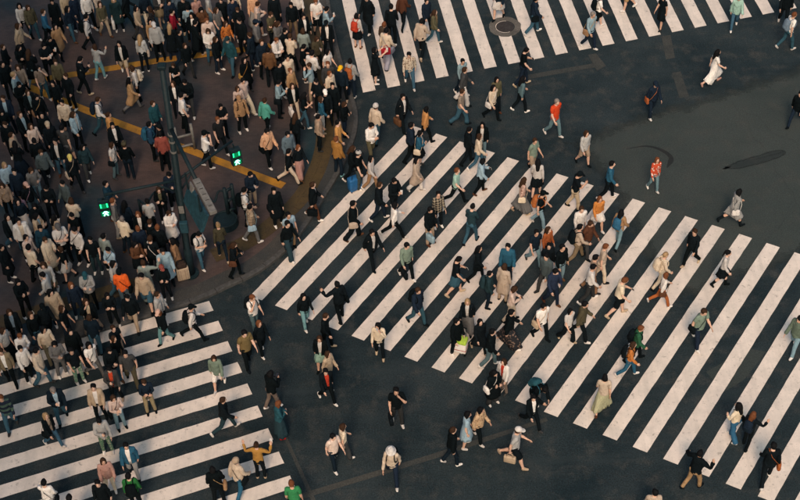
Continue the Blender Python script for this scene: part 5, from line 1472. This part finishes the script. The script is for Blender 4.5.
for i, (x, y, g) in enumerate(fill):
    rg = random.Random(9000 + i); hs = rg.choice(['sk', 'sk', 'sd', 'bk', 'ld', 'lk', 'bd', 'sr'])
    h = rg.uniform(1.6, 1.78) if hs[0] == 's' else rg.uniform(1.56, 1.68); tk = rg.choice('tlljjoc'); bk_ = rg.choice('ppppwmk' if hs[0] != 's' else 'pppps')
    bz = PZ if inside(g, on_pave) else 0.0
    q_ = mass[i] if i < len(mass) else None
    if q_: hs, h, tk, bk_ = q_.hair, q_.h, 'j', 'p'
    R, Q = skeleton(pose_of('s' if q_ else rg.choice('ssspfwwq'), rg)); w = rg.uniform(.86, .98); S = np.array([w, w, 1]) * h / 1.7
    yaw = heading(x, y, DIR[q_.face] if q_ else rg.choice([10, 30, 45, 45, 60, 75, 90, 30, 300]) + rg.uniform(-20, 20)) - math.pi / 2; c, s_ = math.cos(yaw), math.sin(yaw)
    items = [(body_under(tk, bk_), [SKIN[i % 3], M_EYE, M_LIP]), (TEMPL['hair_' + hs[0]], [HAIRC[hs[1]]]), (TEMPL[tk], [cloth('bk' if q_ else rg.choice(TOPC))]), (TEMPL[bk_], [cloth('bk' if q_ else rg.choice(BOTC))])]
    if tk == 'o': items.append((TEMPL['ti'], [cloth(rg.choice(['wh', 'lg', 'cr', 'lb']))]))
    sh_ = cloth(rg.choice(SHOEC)); items += [(TEMPL['shoeL'], [sh_]), (TEMPL['shoeR'], [sh_])]
    vs_ = [bend_mesh(t, R, Q, S) for t, _ in items]; drop = min(vs_[-1][:, 2].min(), vs_[-2][:, 2].min()) - .004
    for v, (t, ms) in zip(vs_, items):
        V_.append(np.stack([g[0] + c * v[:, 0] - s_ * v[:, 1], g[1] + s_ * v[:, 0] + c * v[:, 1], v[:, 2] - drop + bz], 1)); F_.append(t.f + nv); nv += len(v)
        sl = np.array([slot(m) for m in ms]); I_.append(sl[t.mi])
me = fast_mesh('crowd', np.concatenate(V_), np.concatenate(F_), mats, np.concatenate(I_))
crowd = bpy.data.objects.new('crowd', me); COL.objects.link(crowd)
tag(crowd, 'packed crowd of people filling the pavement between those who stand out', 'crowd', kind='stuff')
suitcase(355, 190, .44, .52, .26, plain('blue suitcase shell', (.02, .12, .30), .45, 0, .2), None, .5, 'blue suitcase standing by the kerb at the start of the diagonal crossing')
suitcase(184, 279, .40, .52, .26, cloth('be'), cloth('db'), .3, 'beige suitcase with a dark bag on top at the foot of the signal pole')
# white and lime shopping trolley bag on the diagonal crossing
b = P(459.5, 352, 0); r = tag(empty('shopping_trolley', b, -.35), 'white and lime shopping trolley bag with red line on the diagonal crossing', 'trolley bag')
bm = bmesh.new(); bm_box(bm, (0, 0, .32), (.46, .30, .40), None, .035); bd = bm_obj('bag_body', bm, cloth('wh'), r, True)
bm = bmesh.new(); bm_box(bm, (0, 0, .57), (.47, .31, .12), None, .035); bm_obj('flap', bm, cloth('lm'), r, True)
bm = bmesh.new(); bm_box(bm, (0, 0, .26), (.466, .306, .022)); bm_obj('red_band', bm, cloth('rd'), bd)
for sx in (-1, 1):
    bm = bmesh.new(); bm_tube(bm, [(sx * .2 - .02, -.1, .06), (sx * .2 + .02, -.1, .06)], .06, 14); bm_obj('wheel', bm, cloth('bk'), r)
    bm = bmesh.new(); bm_tube(bm, [(sx * .15, .15, .1), (sx * .15, .17, .95)], .012, 8); bm_obj('handle_rod', bm, M_STEEL, r)
bm = bmesh.new(); bm_tube(bm, [(-.17, .17, .95), (.17, .17, .95)], .016, 8); bm_obj('handle', bm, cloth('bk'), r)
